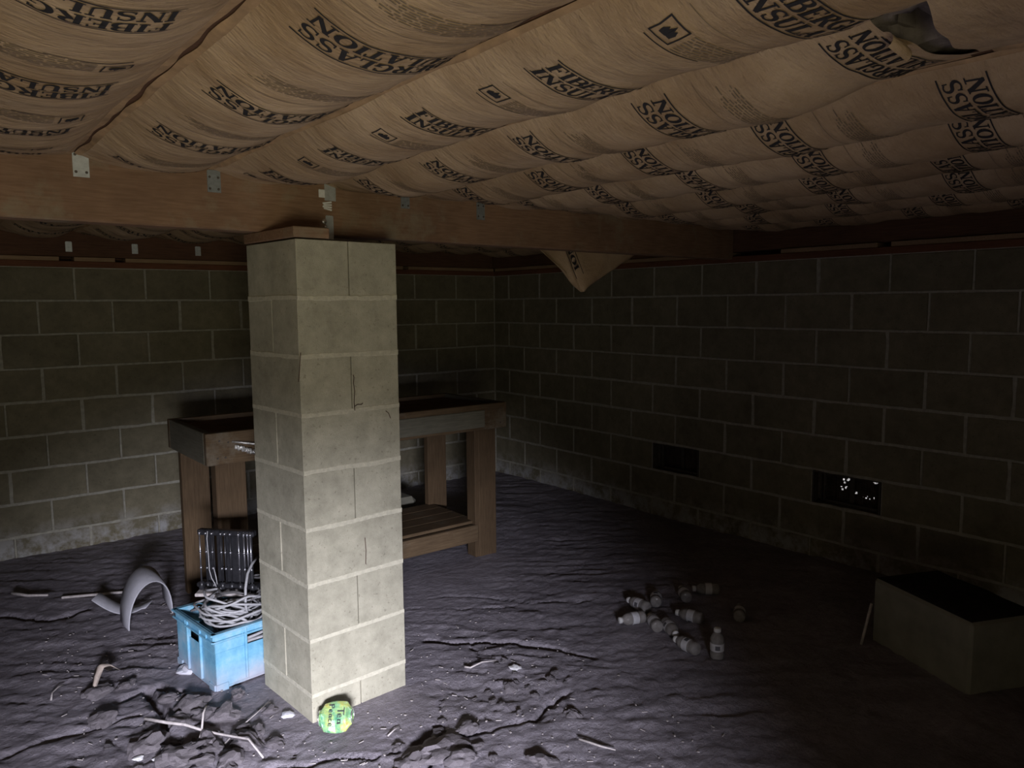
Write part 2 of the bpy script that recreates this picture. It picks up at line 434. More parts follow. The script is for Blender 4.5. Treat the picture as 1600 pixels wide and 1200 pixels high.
# pale straw flecks and crumbs that nobody could count
mb = MB()
for k in range(420):
    if k % 3 == 0: x, y = random.uniform(1.45, 2.2), random.uniform(1.5, 2.9)
    elif k % 3 == 1: x, y = random.uniform(.3, 1.0), random.uniform(2.4, 4.2)
    else: x, y = random.gauss(1.1, .35), random.gauss(2.2, .3)
    if 1.02 < x < 1.5 and 2.45 < y < 2.95: continue
    z = gh(x, y)+.003; a = random.uniform(0, 6.3); l = random.choice([.004, .005, .006, .008, .02])
    wd = random.uniform(.0012, .0022) if l > .01 else l*.7
    mb.box((x, y, z), (l, wd, .002), RZ(a))
tag(mb.build('straw_flecks', M['stick'], floor), kind='stuff')

# ------------------------------------------------------------------ block walls
def block_mesh(name, lx, d, hz, bev=.004):
    b = MB(); b.box((0, 0, 0), (lx, d, hz), bev=bev)
    me = bpy.data.meshes.new(name); me.from_pydata(b.v, [], b.f); me.materials.append(M['block']); return me
JT = .010
BM_FULL = block_mesh('block', L-JT, .10, C-JT); BM_HALF = block_mesh('block', L/2-JT, .10, C-JT)
def ribbon(mb, P, axis, nrm, a0, a1, z, wmin, wmax, seed, vertical=False, step=.035, prj=1.0):
    """wavy bead of squeezed mortar along a joint"""
    n = max(2, int(abs(a1-a0)/step)); rows = []
    for k in range(n+1):
        t = a0 + (a1-a0)*k/n
        w1 = wmin+(wmax-wmin)*(.5+.5*mnoise.noise(Vector((t*9, seed, 1)))); w2 = wmin+(wmax-wmin)*(.5+.5*mnoise.noise(Vector((t*9, seed, 7))))
        pr = (.0012+.0016*(.5+.5*mnoise.noise(Vector((t*14, seed, 3)))))*prj
        w1 += .006*mnoise.noise(Vector((t*70, seed, 11))); w2 += .006*mnoise.noise(Vector((t*70, seed, 13)))
        jg = .003*mnoise.noise(Vector((t*3, seed, 5)))
        rows.append((t, -w1/2+jg, w2/2+jg, pr))
    vs_ = []
    for t, lo, hi, pr in rows:
        for off, pp in ((lo, -.004*prj), (lo*.75, pr), (hi*.75, pr), (hi, -.004*prj)):
            if vertical: p = P + axis*z + Vector((0, 0, t+0)) + axis*off + nrm*pp
            else: p = P + axis*t + Vector((0, 0, z+off)) + nrm*pp
            vs_.append(p)
    fs = [(i*4+j, i*4+j+1, (i+1)*4+j+1, (i+1)*4+j) for i in range(n) for j in range(3)]
    mb.add(vs_, fs)
def block_wall(name, label, P, axis, nrm, length, skip=(), a_off=0.):
    """P = top corner of the wall face (z = WT); axis runs along the face away from the room corner"""
    mb = MB(); rot = Matrix((axis, -nrm, Vector((0, 0, 1)))).transposed()
    # mortar bed behind the blocks, with openings left where vents stand
    cells = sorted(skip)
    zs = 0
    def slab(a0, a1, z0, z1):
        c = P + axis*((a0+a1)/2) - nrm*(.0035+.095) + Vector((0, 0, (z0+z1)/2))
        mb.box(c, (a1-a0, .19, abs(z1-z0)), rot)
    if not cells: slab(-.1, length, 0, -9*C)
    else:
        r = cells[0][0]
        slab(-.1, length, 0, -r*C); slab(-.1, length, -(r+1)*C, -9*C)
        e = -.1
        for (_, s0) in cells: slab(e, s0*L, -r*C, -(r+1)*C); e = (s0+1)*L
        slab(e, length, -r*C, -(r+1)*C)
    wall = mb.build(name, M['mortar']); tag(wall, label, kind='structure')
    q = rot.to_4x4()
    for k in range(9):
        bead = MB()
        if k: ribbon(bead, P, axis, nrm, 0, length, -k*C, .011, .019 if k < 4 else .028, k*3.1+len(name))
        starts = ([0.0] + [.5+j for j in range(int(length/L)+1)]) if k % 2 == SKEW[name] else [float(j) for j in range(int(length/L)+1)]
        for j, s0 in enumerate(starts):
            if (k, s0) in skip: continue
            half = (s0 == 0.0 and k % 2 == SKEW[name])
            ln = L/2 if half else L
            if s0*L > length: continue
            o = link('block', BM_HALF if half else BM_FULL, wall)
            o.matrix_local = Matrix.Translation(P + axis*(s0*L+ln/2) - nrm*(.05+random.uniform(-.0015, .0015)) + Vector((0, 0, -(k+.5)*C))) @ q
            if s0 > 0 and (k, s0-1) not in skip:
                wide = random.random() < (.25 if k < 3 else .5)
                ribbon(bead, P, axis, nrm, -k*C, -(k+1)*C, s0*L, .008, .036 if wide else .013, k*5.3+j*1.7, True)
        if bead.v: bead.build('mortar_joint', M['mortar'], wall)
    return wall
SKEW = {'wall_back': 1, 'wall_right': 0}
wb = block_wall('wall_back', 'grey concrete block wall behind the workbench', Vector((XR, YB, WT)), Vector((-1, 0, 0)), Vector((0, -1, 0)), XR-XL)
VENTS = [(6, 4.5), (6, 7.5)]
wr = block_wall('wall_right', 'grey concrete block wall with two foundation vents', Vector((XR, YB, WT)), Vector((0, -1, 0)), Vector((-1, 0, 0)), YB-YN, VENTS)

# near and left walls, seen only from other viewpoints; the access hatch is in the near wall
mb = MB()
hx0, hx1, hz0, hz1 = HATCH_X-.5, HATCH_X+.5, .42, 1.62
def wallbox(mb, x0, x1, y0, y1, z0, z1): mb.box(((x0+x1)/2, (y0+y1)/2, (z0+z1)/2), (x1-x0, y1-y0, z1-z0))
wallbox(mb, XL-.2, hx0, YN-.2, YN, -.1, WT); wallbox(mb, hx1, XR+.2, YN-.2, YN, -.1, WT)
wallbox(mb, hx0, hx1, YN-.2, YN, -.1, hz0); wallbox(mb, hx0, hx1, YN-.2, YN, hz1, WT)
tag(mb.build('wall_near', M['block']), 'grey block wall with the access hatch behind the camera', kind='structure')
mb = MB(); wallbox(mb, XL-.2, XL, YN, YB+.2, -.1, WT)
tag(mb.build('wall_left', M['block']), 'grey block wall out of view at left', kind='structure')
mb = MB()
for (x0, x1, z0, z1) in ((hx0-.04, hx0, hz0-.04, hz1+.04), (hx1, hx1+.04, hz0-.04, hz1+.04), (hx0, hx1, hz0-.04, hz0), (hx0, hx1, hz1, hz1+.04)):
    wallbox(mb, x0, x1, YN-.12, YN+.02, z0, z1)
tag(mb.build('trim_1', M['palewood']), 'wooden frame of the access hatch behind the camera', kind='structure')

# ------------------------------------------------------------------ vents in the right wall
leaf_cols = [M['ventdark']]
HOLES = [(-.124, .146), (-.108, .152), (-.092, .146), (-.044, .050), (-.074, .066), (.092, .134), (.060, .142), (.098, .074), (.040, .052), (-.024, .070), (-.090, .058), (.030, .096), (-.118, .150), (-.098, .147), (-.084, .152), (-.052, .062), (-.030, .055), (-.066, .048), (.085, .118), (.075, .098), (.078, .086), (.105, .090), (.022, .062), (-.038, .168), (.012, .07), (.066,.134)]
def vent(s0, label, leafy):
    yc = YB-(s0+.5)*L; zc = WT-6.5*C-.003
    e = empty('foundation_vent', (XR, yc, zc-.0985)); tag(e, label, 'vent', 'foundation vents in the right wall')
    W_, Hh = L-.012, C-.012
    mb = MB()      # sleeve lining the opening
    t = .006
    for (cy, cz, sy, sz) in ((0, Hh/2-t/2, W_, t), (0, -Hh/2+t/2, W_, t), (W_/2-t/2, 0, t, Hh), (-W_/2+t/2, 0, t, Hh)):
        mb.box((.075, cy, cz+.0985), (.15, sy, sz))
    mb.build('sleeve', M['ventmetal'], e)
    mb = MB(); mb.box((.09, 0, .0985), (.012, .022, Hh)); mb.build('divider', M['ventmetal'], e)
    mb = MB()
    for (cy, cz, sy, sz) in ((0, Hh/2-.012, W_, .016), (0, -Hh/2+.012, W_, .016), (W_/2-.014, 0, .022, Hh), (-W_/2+.014, 0, .022, Hh), (W_/2-.045, 0, .012, Hh)):
        mb.box((.06, cy, cz+.0985), (.014, sy, sz))
    mb.build('frame', M['ventmetal'], e)
    mb = MB()
    n = 26
    for k in range(n): mb.box((.10, -W_/2+W_*(k+.5)/n, .0985), (.0016, .0016, Hh))
    for k in range(13): mb.box((.10, 0, .0985-Hh/2+Hh*(k+.5)/13), (.0016, W_, .0016))
    tag(mb.build('wire_screen', M['ventmetal'], e), kind='stuff')
    mb = MB()
    if leafy:
        rr = random.Random(5)
        for k in range(190):
            cy, cz = rr.uniform(-W_/2, W_/2), rr.uniform(-Hh/2, Hh/2)+.0985
            if (abs(cy+.095) < .028 and abs(cz-.150) < .007) or (abs(cy+.055) < .022 and abs(cz-.055) < .012) or (abs(cy-.075) < .010 and abs(cz-.105) < .018):
                continue
            if any(math.hypot(cy-h[0], cz-h[1]) < .013 for h in HOLES): continue
            lw = rr.uniform(.008, .016); a = rr.uniform(0, 3.14)
            d1 = Vector((rr.uniform(-.2, .2), math.cos(a), math.sin(a)))*lw*1.6; d2 = Vector((rr.uniform(-.3, .3), -math.sin(a), math.cos(a)))*lw*.8
            c = Vector((.125+rr.uniform(-.02, .03), cy, cz))
            mb.add([c-d1, c-d1*.3+d2, c+d1*.5+d2*.7, c+d1, c+d1*.4-d2*.8, c-d1*.4-d2], [(0, 1, 2, 3, 4, 5)])
        tag(mb.build('leaf_litter', M['ventdark'], e), kind='stuff')
        mb = MB()      # outer cover with a few broken holes letting daylight through
        holes = HOLES
        ny_, nz_ = 64, 32
        vs_, fs = [], []
        for a in range(ny_):
            for b in range(nz_):
                cy = -W_/2+W_*(a+.5)/ny_; cz = Hh*(b+.5)/nz_+.0985-Hh/2
                if any(abs(cy-h[0]) < .0052 and abs(cz-h[1]) < .0048 for h in holes): continue
                mb.box((.16, cy, cz), (.004, W_/ny_, Hh/nz_))
        mb.build('outer_cover', M['ventdark'], e)
    else:
        mb.box((.15, 0, .0985), (.02, W_, Hh)); 
        for k in (-1, 1): mb.box((.138, k*.09, .100), (.006, .14, .13))
        mb.build('outer_cover', M['ventdark'], e)
vent(4.5, 'closed dark foundation vent in the right wall, the one nearer the workbench', False)
vent(7.5, 'foundation vent in the right wall with specks of daylight showing through', True)

# ------------------------------------------------------------------ framing over the walls
def tagbox(name, mat, c, d, label, cat=None, kind=None, R=None):
    mb = MB(); mb.box((0, 0, 0), d, bev=.003); o = mb.build(name, mat, None, False, c)
    if R: o.rotation_euler = R
    return tag(o, label, cat, None, kind)
tagbox('trim_2', M['redwood'], ((XL+XR)/2, YB+.07, WT+.019), (XR-XL, .14, .038), 'dark red sill plate along the top of the back wall', None, 'structure')
tagbox('trim_3', M['redwood'], (XR+.07, (YN+YB)/2+.07, WT+.019), (YB-YN+.14, .14, .038), 'dark red sill plate along the top of the right wall', None, 'structure', (0, 0, PI/2))
tagbox('trim_4', M['darkwood'], ((XL+XR)/2, YB+.075, (WT+.066+ZJ)/2), (XR-XL, .10, ZJ-WT-.066), 'dark band board over the back wall', None, 'structure')
tagbox('trim_5', M['darkwood'], (XR+.075, (YN+YB)/2+.06, (WT+.066+ZJ+.2)/2), (YB-YN+.13, .10, ZJ+.2-WT-.066), 'dark band board over the right wall', None, 'structure', (0, 0, PI/2))
# thin lighter packing strips between sill and band board
def strips(name, label, P, axis, nrm, spans):
    par = None
    mb = MB(); rot = Matrix((axis, -nrm, Vector((0, 0, 1)))).transposed()
    e = empty(name, P); tag(e, label, None, None, 'structure')
    for a0, a1 in spans:
        b = MB(); b.box(axis*((a0+a1)/2)-nrm*.062+Vector((0, 0, .013)), (a1-a0, .11, .026), rot, bev=.002); b.build('packing_strip', M['palewood'], e)
strips('trim_6', 'lighter packing strips on the back sill plate', Vector((0, YB, WT+.038)), Vector((1, 0, 0)), Vector((0, -1, 0)), [(XL, .31), (.42, .79), (.87, 1.10), (1.16, 2.30), (2.36, 3.2), (3.25, XR)])
strips('trim_7', 'lighter packing strips on the right sill plate', Vector((XR, 0, WT+.038)), Vector((0, 1, 0)), Vector((-1, 0, 0)), [(YN, 1.95), (2.02, 2.60), (2.95, 4.0), (4.1, YB)])
mb = MB()
wallbox(mb, XL-.2, XR+.35, YN-.2, YN, WT, ZJ+.25); wallbox(mb, XL-.2, XL, YN, YB+.2, WT, ZJ+.25)
wallbox(mb, XL-.2, XR+.35, YB+.125, YB+.2, WT, ZJ+.25); wallbox(mb, XR+.125, XR+.2, YN, YB+.2, WT, ZJ+.25)
tag(mb.build('trim_8', M['darkwood']), 'dark rim joists round the floor edge', None, None, 'structure')
mb = MB(); wallbox(mb, XL-.2, XR+.35, YN-.2, YB+.25, 2.19, 2.23)
tag(mb.build('ceiling', M['subfloor']), 'wooden subfloor above the joists', None, None, 'structure')

# metal clips on the back band board, children of that board's own thing
ordn = ['first', 'second', 'third', 'fourth', 'fifth', 'sixth', 'seventh', 'eighth', 'ninth', 'tenth', 'eleventh', 'twelfth', 'thirteenth', 'fourteenth']
tr4 = bpy.data.objects['trim_4']
def plate(mb, x0, x1, z0, z1, y, ch=.012, th=.0025, holes=()):
    P = [(x0, z0), (x1, z0), (x1, z1-ch), (x1-ch*1.3, z1), (x0+ch*.9, z1), (x0, z1-ch)]
    vs_ = [(a, y, b) for a, b in P] + [(a, y-th, b) for a, b in P]; n = 6
    fs = [tuple(range(n-1, -1, -1))[::-1], tuple(range(n, 2*n))[::-1]] + [(i, (i+1) % n, n+(i+1) % n, n+i) for i in range(n)]
    mb.add(vs_, fs)
for x in (.848, 1.222, 1.615, 2.02, 2.43):
    mb = MB(); plate(mb, x-.018, x+.018, 1.838, 1.90, YB+.024, .004)
    o = mb.build('metal_clip', M['galv'], tr4); o.location = -tr4.location

# joists
for i, x in enumerate(JX):
    mb = MB(); mb.box((0, 0, .117), (.038, YB-YN+.10, .234), bev=.002)
    o = mb.build('floor_joist', M['darkwood'], None, False, (x, (YB+YN)/2+.03, ZJ))
    n = len(JX)-1-i
    tag(o, 'brown floor joist between paper insulation batts, %s from the right wall' % (ordn[n] if n else 'the nearest one'), 'joist', 'floor joists overhead')

# ------------------------------------------------------------------ printed marks (flat print on the paper)
def stem_(x, y0, y1, w): return [[(x-w/2, y0), (x+w/2, y0), (x+w/2, y1), (x-w/2, y1)]]
def bar(x0, x1, y, h): return [[(x0, y-h/2), (x1, y-h/2), (x1, y+h/2), (x0, y+h/2)]]
def serif(x, y, w=.34, h=.085): return bar(x-w/2, x+w/2, y+(h/2 if y < .5 else -h/2), h)
def stroke(pts, ws):
    out = []; n = len(pts)
    if not hasattr(ws, '__len__'): ws = [ws]*n
    L_, R_ = [], []
    for i, p in enumerate(pts):
        a = pts[max(i-1, 0)]; b = pts[min(i+1, n-1)]
        dx, dy = b[0]-a[0], b[1]-a[1]; l = math.hypot(dx, dy) or 1
        L_.append((p[0]-dy/l*ws[i]/2, p[1]+dx/l*ws[i]/2)); R_.append((p[0]+dy/l*ws[i]/2, p[1]-dx/l*ws[i]/2))
    for i in range(n-1): out.append([R_[i], R_[i+1], L_[i+1], L_[i]])
    return out
def arc(cx, cy, rx, ry, a0, a1, n=10): return [(cx+rx*math.cos(math.radians(a0+(a1-a0)*k/n)), cy+ry*math.sin(math.radians(a0+(a1-a0)*k/n))) for k in range(n+1)]
def thick(pts, cx, thin=.09, fat=.21, rx=.35): return [thin+(fat-thin)*min(1, abs(p[0]-cx)/rx) for p in pts]
S_ = .2
def glyph(c):
    if c == 'I': return .40, stem_(.2, 0, 1, S_)+serif(.2, 0)+serif(.2, 1)
    if c == 'F': return .72, stem_(.2, 0, 1, S_)+serif(.2, 0)+bar(.03, .66, .957, .085)+stem_(.63, .72, 1, .07)+bar(.2, .48, .52, .085)+stem_(.47, .40, .64, .06)
    if c == 'E': return .74, stem_(.2, 0, 1, S_)+bar(.03, .66, .957, .085)+bar(.03, .68, .043, .085)+stem_(.63, .74, 1, .07)+stem_(.65, 0, .27, .07)+bar(.2, .48, .52, .085)+stem_(.47, .40, .64, .06)
    if c == 'L': return .70, stem_(.2, 0, 1, S_)+serif(.2, 1)+bar(.03, .64, .043, .085)+stem_(.61, 0, .3, .07)
    if c == 'T': return .76, stem_(.38, 0, 1, S_)+serif(.38, 0)+bar(.04, .72, .957, .085)+stem_(.07, .70, 1, .07)+stem_(.69, .70, 1, .07)
    if c == 'N': return .86, stem_(.16, 0, 1, .09)+serif(.16, 0, .3)+bar(.02, .3, .957, .085)+stroke([(.16, .97), (.70, .03)], .2)+stem_(.70, 0, 1, .09)+serif(.70, 1, .3)
    if c == 'A': return .86, stroke([(.40, 1), (.15, .0)], .09)+stroke([(.42, 1), (.68, .0)], .21)+bar(.22, .58, .32, .08)+serif(.15, 0, .28)+serif(.68, 0, .36)
    if c == 'U':
        a = arc(.43, .30, .24, .26, 180, 360); return .86, stem_(.2, .3, 1, S_)+serif(.2, 1)+stem_(.67, .3, 1, .09)+serif(.67, 1, .28)+stroke(a, [.2+(.09-.2)*k/10 for k in range(11)])
    if c == 'O':
        a = arc(.43, .5, .30, .45, 0, 360, 20); return .86, stroke(a, thick(a, .43, .085, .22, .3))
    if c == 'G':
        a = arc(.45, .5, .31, .45, 50, 320, 16); return .86, stroke(a, thick(a, .45, .085, .22, .31))+stem_(.70, .06, .44, .16)+bar(.50, .84, .44, .08)+stem_(.68, .68, .96, .07)
    if c == 'S':
        a = arc(.34, .73, .22, .225, 40, 270, 10)+arc(.34, .27, .24, .235, 90, -140, 10)
        ws = [.09+.10*sm(3, 9, k) if k < 10 else .19-.10*sm(12, 19, k) for k in range(len(a))]
        return .68, stroke(a, ws)+stem_(.54, .70, .97, .06)+stem_(.13, .03, .3, .06)
    if c in 'BRP':
        a = [(.2, .957)]+arc(.42, .745, .22, .212, 90, -90, 10)+[(.2, .533)]
        q = stem_(.2, 0, 1, S_)+serif(.2, 0)+bar(.03, .25, .957, .085)+stroke(a, [.085]+thick(a[1:-1], .42, .085, .2, .22)+[.085])
        if c == 'R': q += stroke([(.40, .52), (.72, .02)], .19)+serif(.72, 0, .3)
        if c == 'B':
            a = [(.2, .53)]+arc(.44, .29, .25, .245, 90, -90, 10)+[(.2, .045)]
            q += stroke(a, [.085]+thick(a[1:-1], .44, .085, .2, .25)+[.085])
        return (.84 if c == 'R' else .78), q
    return .4, []
def word(txt, x0, y0, width, h):
    """quads of a word fitted into a width"""
    tot = sum(glyph(c)[0] for c in txt); sx = width/tot; x = x0; out = []
    for c in txt:
        a, qs = glyph(c)
        for q in qs: out.append([(x+p[0]*sx, y0+p[1]*h) for p in q])
        x += a*sx
    return out
def rect(x0, x1, y0, y1): return [[(x0, y0), (x1, y0), (x1, y1), (x0, y1)]]
def mark_quads(W_):
    q = rect(-W_/2, W_/2, .0455, .049) + word('FIBERGLASS', -W_/2+.006, .004, W_-.012, .037)
    q += word('INSULATION', -W_/2+.006, -.040, W_-.012, .037) + rect(-W_/2, W_/2, -.049, -.0455)
    return q
def flame_quads(x, y):
    s_ = .024; q = []
    for (a, b, c_, d) in ((-s_, s_, s_-.003, s_), (-s_, s_, -s_, -s_+.003), (-s_, -s_+.003, -s_, s_), (s_-.003, s_, -s_, s_)): q += rect(x+a, x+b, y+c_, y+d)
    # a flame with a slanting stroke beneath it
    f = [(-.013, -.011), (-.015, .0), (-.008, .009), (-.006, .003), (.0, .017), (.004, .006), (.008, .010), (.013, .001), (.011, -.011)]
    for i in range(len(f)-1): q.append([(x, y-.011), (x+f[i][0], y+f[i][1]), (x+f[i+1][0], y+f[i+1][1]), (x, y-.010)])
    return q
def para_quads(x0, x1, y0, n, seed, dy=.0072, h=.0028):
    rr = random.Random(seed); q = []
    for k in range(n):
        x = x0
        e = x1-rr.uniform(0, .05)
        while x < e:
            l = rr.uniform(.008, .03); q += rect(x, min(e, x+l), y0-k*dy, y0-k*dy+h); x += l+.004
    return q
MARK = mark_quads(.33)
FLAME = flame_quads(-.135, -.175) + rect(-.155, -.02, -.212, -.2095)
PARA = [para_quads(-.10, .15, -.155, 8, s_) + rect(-.16, .16, -.118, -.1165) for s_ in (1, 2)]

# ------------------------------------------------------------------ insulation batts between the joists
class Batt:
    def __init__(s, i, y0, y1, h, far=False, skew=False):
        s.i = i; s.xa = JX[i]+.020; s.xb = JX[i+1]-.020; s.xc = (s.xa+s.xb)/2; s.hw = (s.xb-s.xa)/2
        s.y0f = y0; s.y1f = y1; s.h = h; s.seed = i*3.7+(50 if far else 0); s.far = far
    def y0(s, x): return s.y0f(x) if callable(s.y0f) else s.y0f
    def y1(s, x): return s.y1f(x) if callable(s.y1f) else s.y1f
    def z(s, x, y):
        t = (x-s.xc)/s.hw; at = min(1, abs(t))
        ya, yb = s.y0(x), s.y1(x)
        prof = 1-at**2.3
        e0 = sm(0, .35, y-ya); e1 = sm(0, .40, yb-y)
        hh = s.h*(.35+.65*e0*e1)*(1+.28*mnoise.noise(Vector((s.seed, y*1.3, 2))))
        sd = s.seed
        wr = .0085*mnoise.noise(Vector((x*5+sd, y*6, sd)))*prof
        wr += .009*mnoise.noise(Vector((x*3+sd, y*17, sd+9)))*(.25+.75*sm(.35, .85, at))*(1-at**8)
        wr += .0022*mnoise.noise(Vector((x*16+sd, y*30, sd+4)))*(1-at**6)
        ed = ZJ-.008+.006*mnoise.noise(Vector((sd, y*4, t*.6)))
        return ed - hh*prof + wr
def map_quads(b, quads, px, py, flip, mb, off=.0016):
    sg = -1 if flip else 1
    for q in quads:
        # split long quads so the print follows the bulge
        (x0, y0), (x1, y1), (x2, y2), (x3, y3) = q
        n = max(1, int(math.hypot(x1-x0, y1-y0)/.012)); m_ = max(1, int(math.hypot(x3-x0, y3-y0)/.02))
        vs_ = []
        ok = []
        for a in range(m_+1):
            for c in range(n+1):
                u, v = c/n, a/m_
                x = (x0*(1-u)+x1*u)*(1-v)+(x3*(1-u)+x2*u)*v; y = (y0*(1-u)+y1*u)*(1-v)+(y3*(1-u)+y2*u)*v
                wx, wy = px+sg*x, py-sg*y
                if not (b.xa+.004 < wx < b.xb-.004) or not (b.y0(wx)+.01 < wy < b.y1(wx)-.01): ok.append(False)
                else: ok.append(True)
                vs_.append((wx, wy, b.z(wx, wy)-off))
        if any(ok):
            fs = [(a*(n+1)+c, a*(n+1)+c+1, (a+1)*(n+1)+c+1, (a+1)*(n+1)+c) for a in range(m_) for c in range(n)]
            fs = [f for f in fs if all(ok[i] for i in f)]
            if fs:
                used = sorted({i for f in fs for i in f}); ix = {i: k for k, i in enumerate(used)}
                mb.add([vs_[i] for i in used], [tuple(ix[i] for i in f) for f in fs])
def make_batt(b, label, group, phase, flip, dx, pitch=.447):
    e = empty('insulation_batt', (b.xc, (b.y0(b.xc)+b.y1(b.xc))/2, ZJ)); tag(e, label, 'insulation', group)
    off = -Vector(e.location)
    NX = 26; ln = b.y1(b.xc)-b.y0(b.xc); NY = max(6, int(ln/.022))
    vs_ = []
    for a in range(NY+1):
        for c in range(NX+1):
            x = b.xa+(b.xb-b.xa)*c/NX; y = b.y0(x)+(b.y1(x)-b.y0(x))*a/NY
            vs_.append((x, y, b.z(x, y)))
    mb = MB(); mb.add(vs_, [(a*(NX+1)+c, (a+1)*(NX+1)+c, (a+1)*(NX+1)+c+1, a*(NX+1)+c+1) for a in range(NY) for c in range(NX)])
    mb.build('kraft_facing', M['paper'], e, True, off)
    # glass wool body above the facing
    mb = MB()
    z0, z1 = ZJ+.004, 2.185
    P = [(b.xa, b.y0(b.xa)+.01), (b.xb, b.y0(b.xb)+.01), (b.xb, b.y1(b.xb)-.01), (b.xa, b.y1(b.xa)-.01)]
    mb.add([(x, y, z0) for x, y in P]+[(x, y, z1) for x, y in P], [(3, 2, 1, 0), (4, 5, 6, 7), (0, 1, 5, 4), (1, 2, 6, 5), (2, 3, 7, 6), (3, 0, 4, 7)])
    mb.build('glass_wool', M['wool'], e, False, off)
    # stapled flanges lapping the joist undersides
    for side in (0, 1):
        mb = MB(); x0 = b.xa-.002 if side == 0 else b.xb+.002; sg = -1 if side == 0 else 1
        n = max(6, int(ln/.03)); vs_ = []
        for a in range(n+1):
            y = b.y0(b.xc)+ln*a/n
            w_ = min(.0165, max(.004, .013+.013*mnoise.noise(Vector((y*7, b.seed, side*4))))); dz = .003+.022*max(0, mnoise.noise(Vector((y*5, b.seed+3, side*4))))
            zi = b.z(max(b.xa, min(b.xb, x0)), y)
            vs_ += [(x0-sg*.006, y, zi-.001), (x0+sg*w_*.4, y, ZJ-.0035-dz), (x0+sg*w_, y, ZJ-.0028-dz*.5*side)]
        mb.add(vs_, [(a*3+j, a*3+j+1, a*3+j+4, a*3+j+3) for a in range(n) for j in range(2)])
        mb.build('stapled_flange', M['flange'], e, True, off)
    # print
    k0 = int((b.y0(b.xc)-phase)/pitch)-1; k1 = int((b.y1(b.xc)-phase)/pitch)+2
    for k in range(k0, k1):
        y = phase+k*pitch
        mb = MB(); map_quads(b, MARK, b.xc+dx, y, flip, mb)
        if mb.v: mb.build('printed_lettering', M['ink'], e, False, off)
        mb = MB(); map_quads(b, FLAME, b.xc+dx, y, flip, mb)
        if mb.v: mb.build('printed_flame_symbol', M['ink'], e, False, off)
        mb = MB(); map_quads(b, PARA[k % 2], b.xc+dx, y, flip, mb)
        if mb.v: mb.build('small_print', M['fadedink'], e, False, off)
    return e
NEARG, FARG = 'paper-faced insulation batts on the near side of the beam', 'paper-faced insulation batts behind the beam'
# bay index -> (text phase, upside-down print, sideways shift, sag)
BAY = {1: (1.30, True, 0, .06), 2: (1.50, True, .0, .06), 3: (1.68, True, -.06, .062), 4: (1.60, True, .02, .07), 5: (1.53, False, .035, .072), 6: (1.61, True, .005, .07), 7: (1.58, True, .0, .07),
       8: (1.72, True, -.008, .068), 9: (1.50, True, 0, .07), 10: (1.62, True, 0, .07), 11: (1.4, True, 0, .07), 12: (1.7, True, 0, .068)}
near_end = lambda x: beam_y(x)-.006
for i in range(1, 13):
    ph, fl, dx, sag = BAY[i]; n = 12-i
    where = ordn[n] if n else 'the one against it, first'
    if i == 6:
        b = Batt(i, lambda x: .652+.012*math.sin(x*30)+(-.022)*sm(1.43, 1.53, x), near_end, sag); eD = make_batt(b, 'kraft paper insulation batt with a torn and curled near end', NEARG, ph, fl, dx); bD = b
        b2 = Batt(i, YN, lambda x: .585-.015*math.sin(x*21)+.040*sm(1.43, 1.53, x), sag*.9); make_batt(b2, 'kraft paper insulation batt overhead, just in front of the torn gap', NEARG, .40, fl, dx)
    else:
        extra = {3: ', cut by frame', 4: '', 5: ', upright lettering'}.get(i, '')
        make_batt(Batt(i, YN, near_end, sag), 'paper batt in front of the beam, %s from the right wall%s' % (ordn[n], extra), NEARG, ph, fl, dx)
for i in range(3, 13):
    n = 12-i
    make_batt(Batt(i, lambda x: beam_y(x)+.10, YB+.015, .075, True), 'dim kraft paper insulation batt behind the beam, %s from the right wall' % ordn[n], FARG, 3.0+.1*(i % 4), i % 3 != 0, 0)

# torn end of the batt: grey wool, dark hole and a curled paper lip
off = -Vector(eD.location)
mb = MB()
n = 16; vs_ = []
for a in range(n+1):
    for c in range(n+1):
        x = bD.xa+.0+(bD.xb-bD.xa)*c/n; y = .53+.17*a/n
        z = ZJ+.012-.03*math.sin(PI*c/n)+.02*mnoise.noise(Vector((x*22, y*22, 1)))
        if math.hypot((x-1.40)/.045, (y-.635)/.028) < 1: z += .14
        vs_.append((x, y, z))
mb.add(vs_, [(a*(n+1)+c, (a+1)*(n+1)+c, (a+1)*(n+1)+c+1, a*(n+1)+c+1) for a in range(n) for c in range(n)])
tag(mb.build('exposed_wool', M['wool'], eD, True, off), 'grey glass wool showing through the tear')
mb = MB(); vs_ = []
for a in range(9):
    t = a/8; ang = t*2.6
    for c in range(9):
        x = 1.335+.07*c/8
        y = .660-.022*math.sin(ang)*(1-.2*abs(c-4)/4); z = bD.z(max(bD.xa, x), .675)-.003-.014*(1-math.cos(ang))
        vs_.append((x, y, z))
mb.add(vs_, [(a*9+c, a*9+c+1, (a+1)*9+c+1, (a+1)*9+c) for a in range(8) for c in range(8)])
mb.build('curled_paper_lip', M['paper'], eD, True, off)

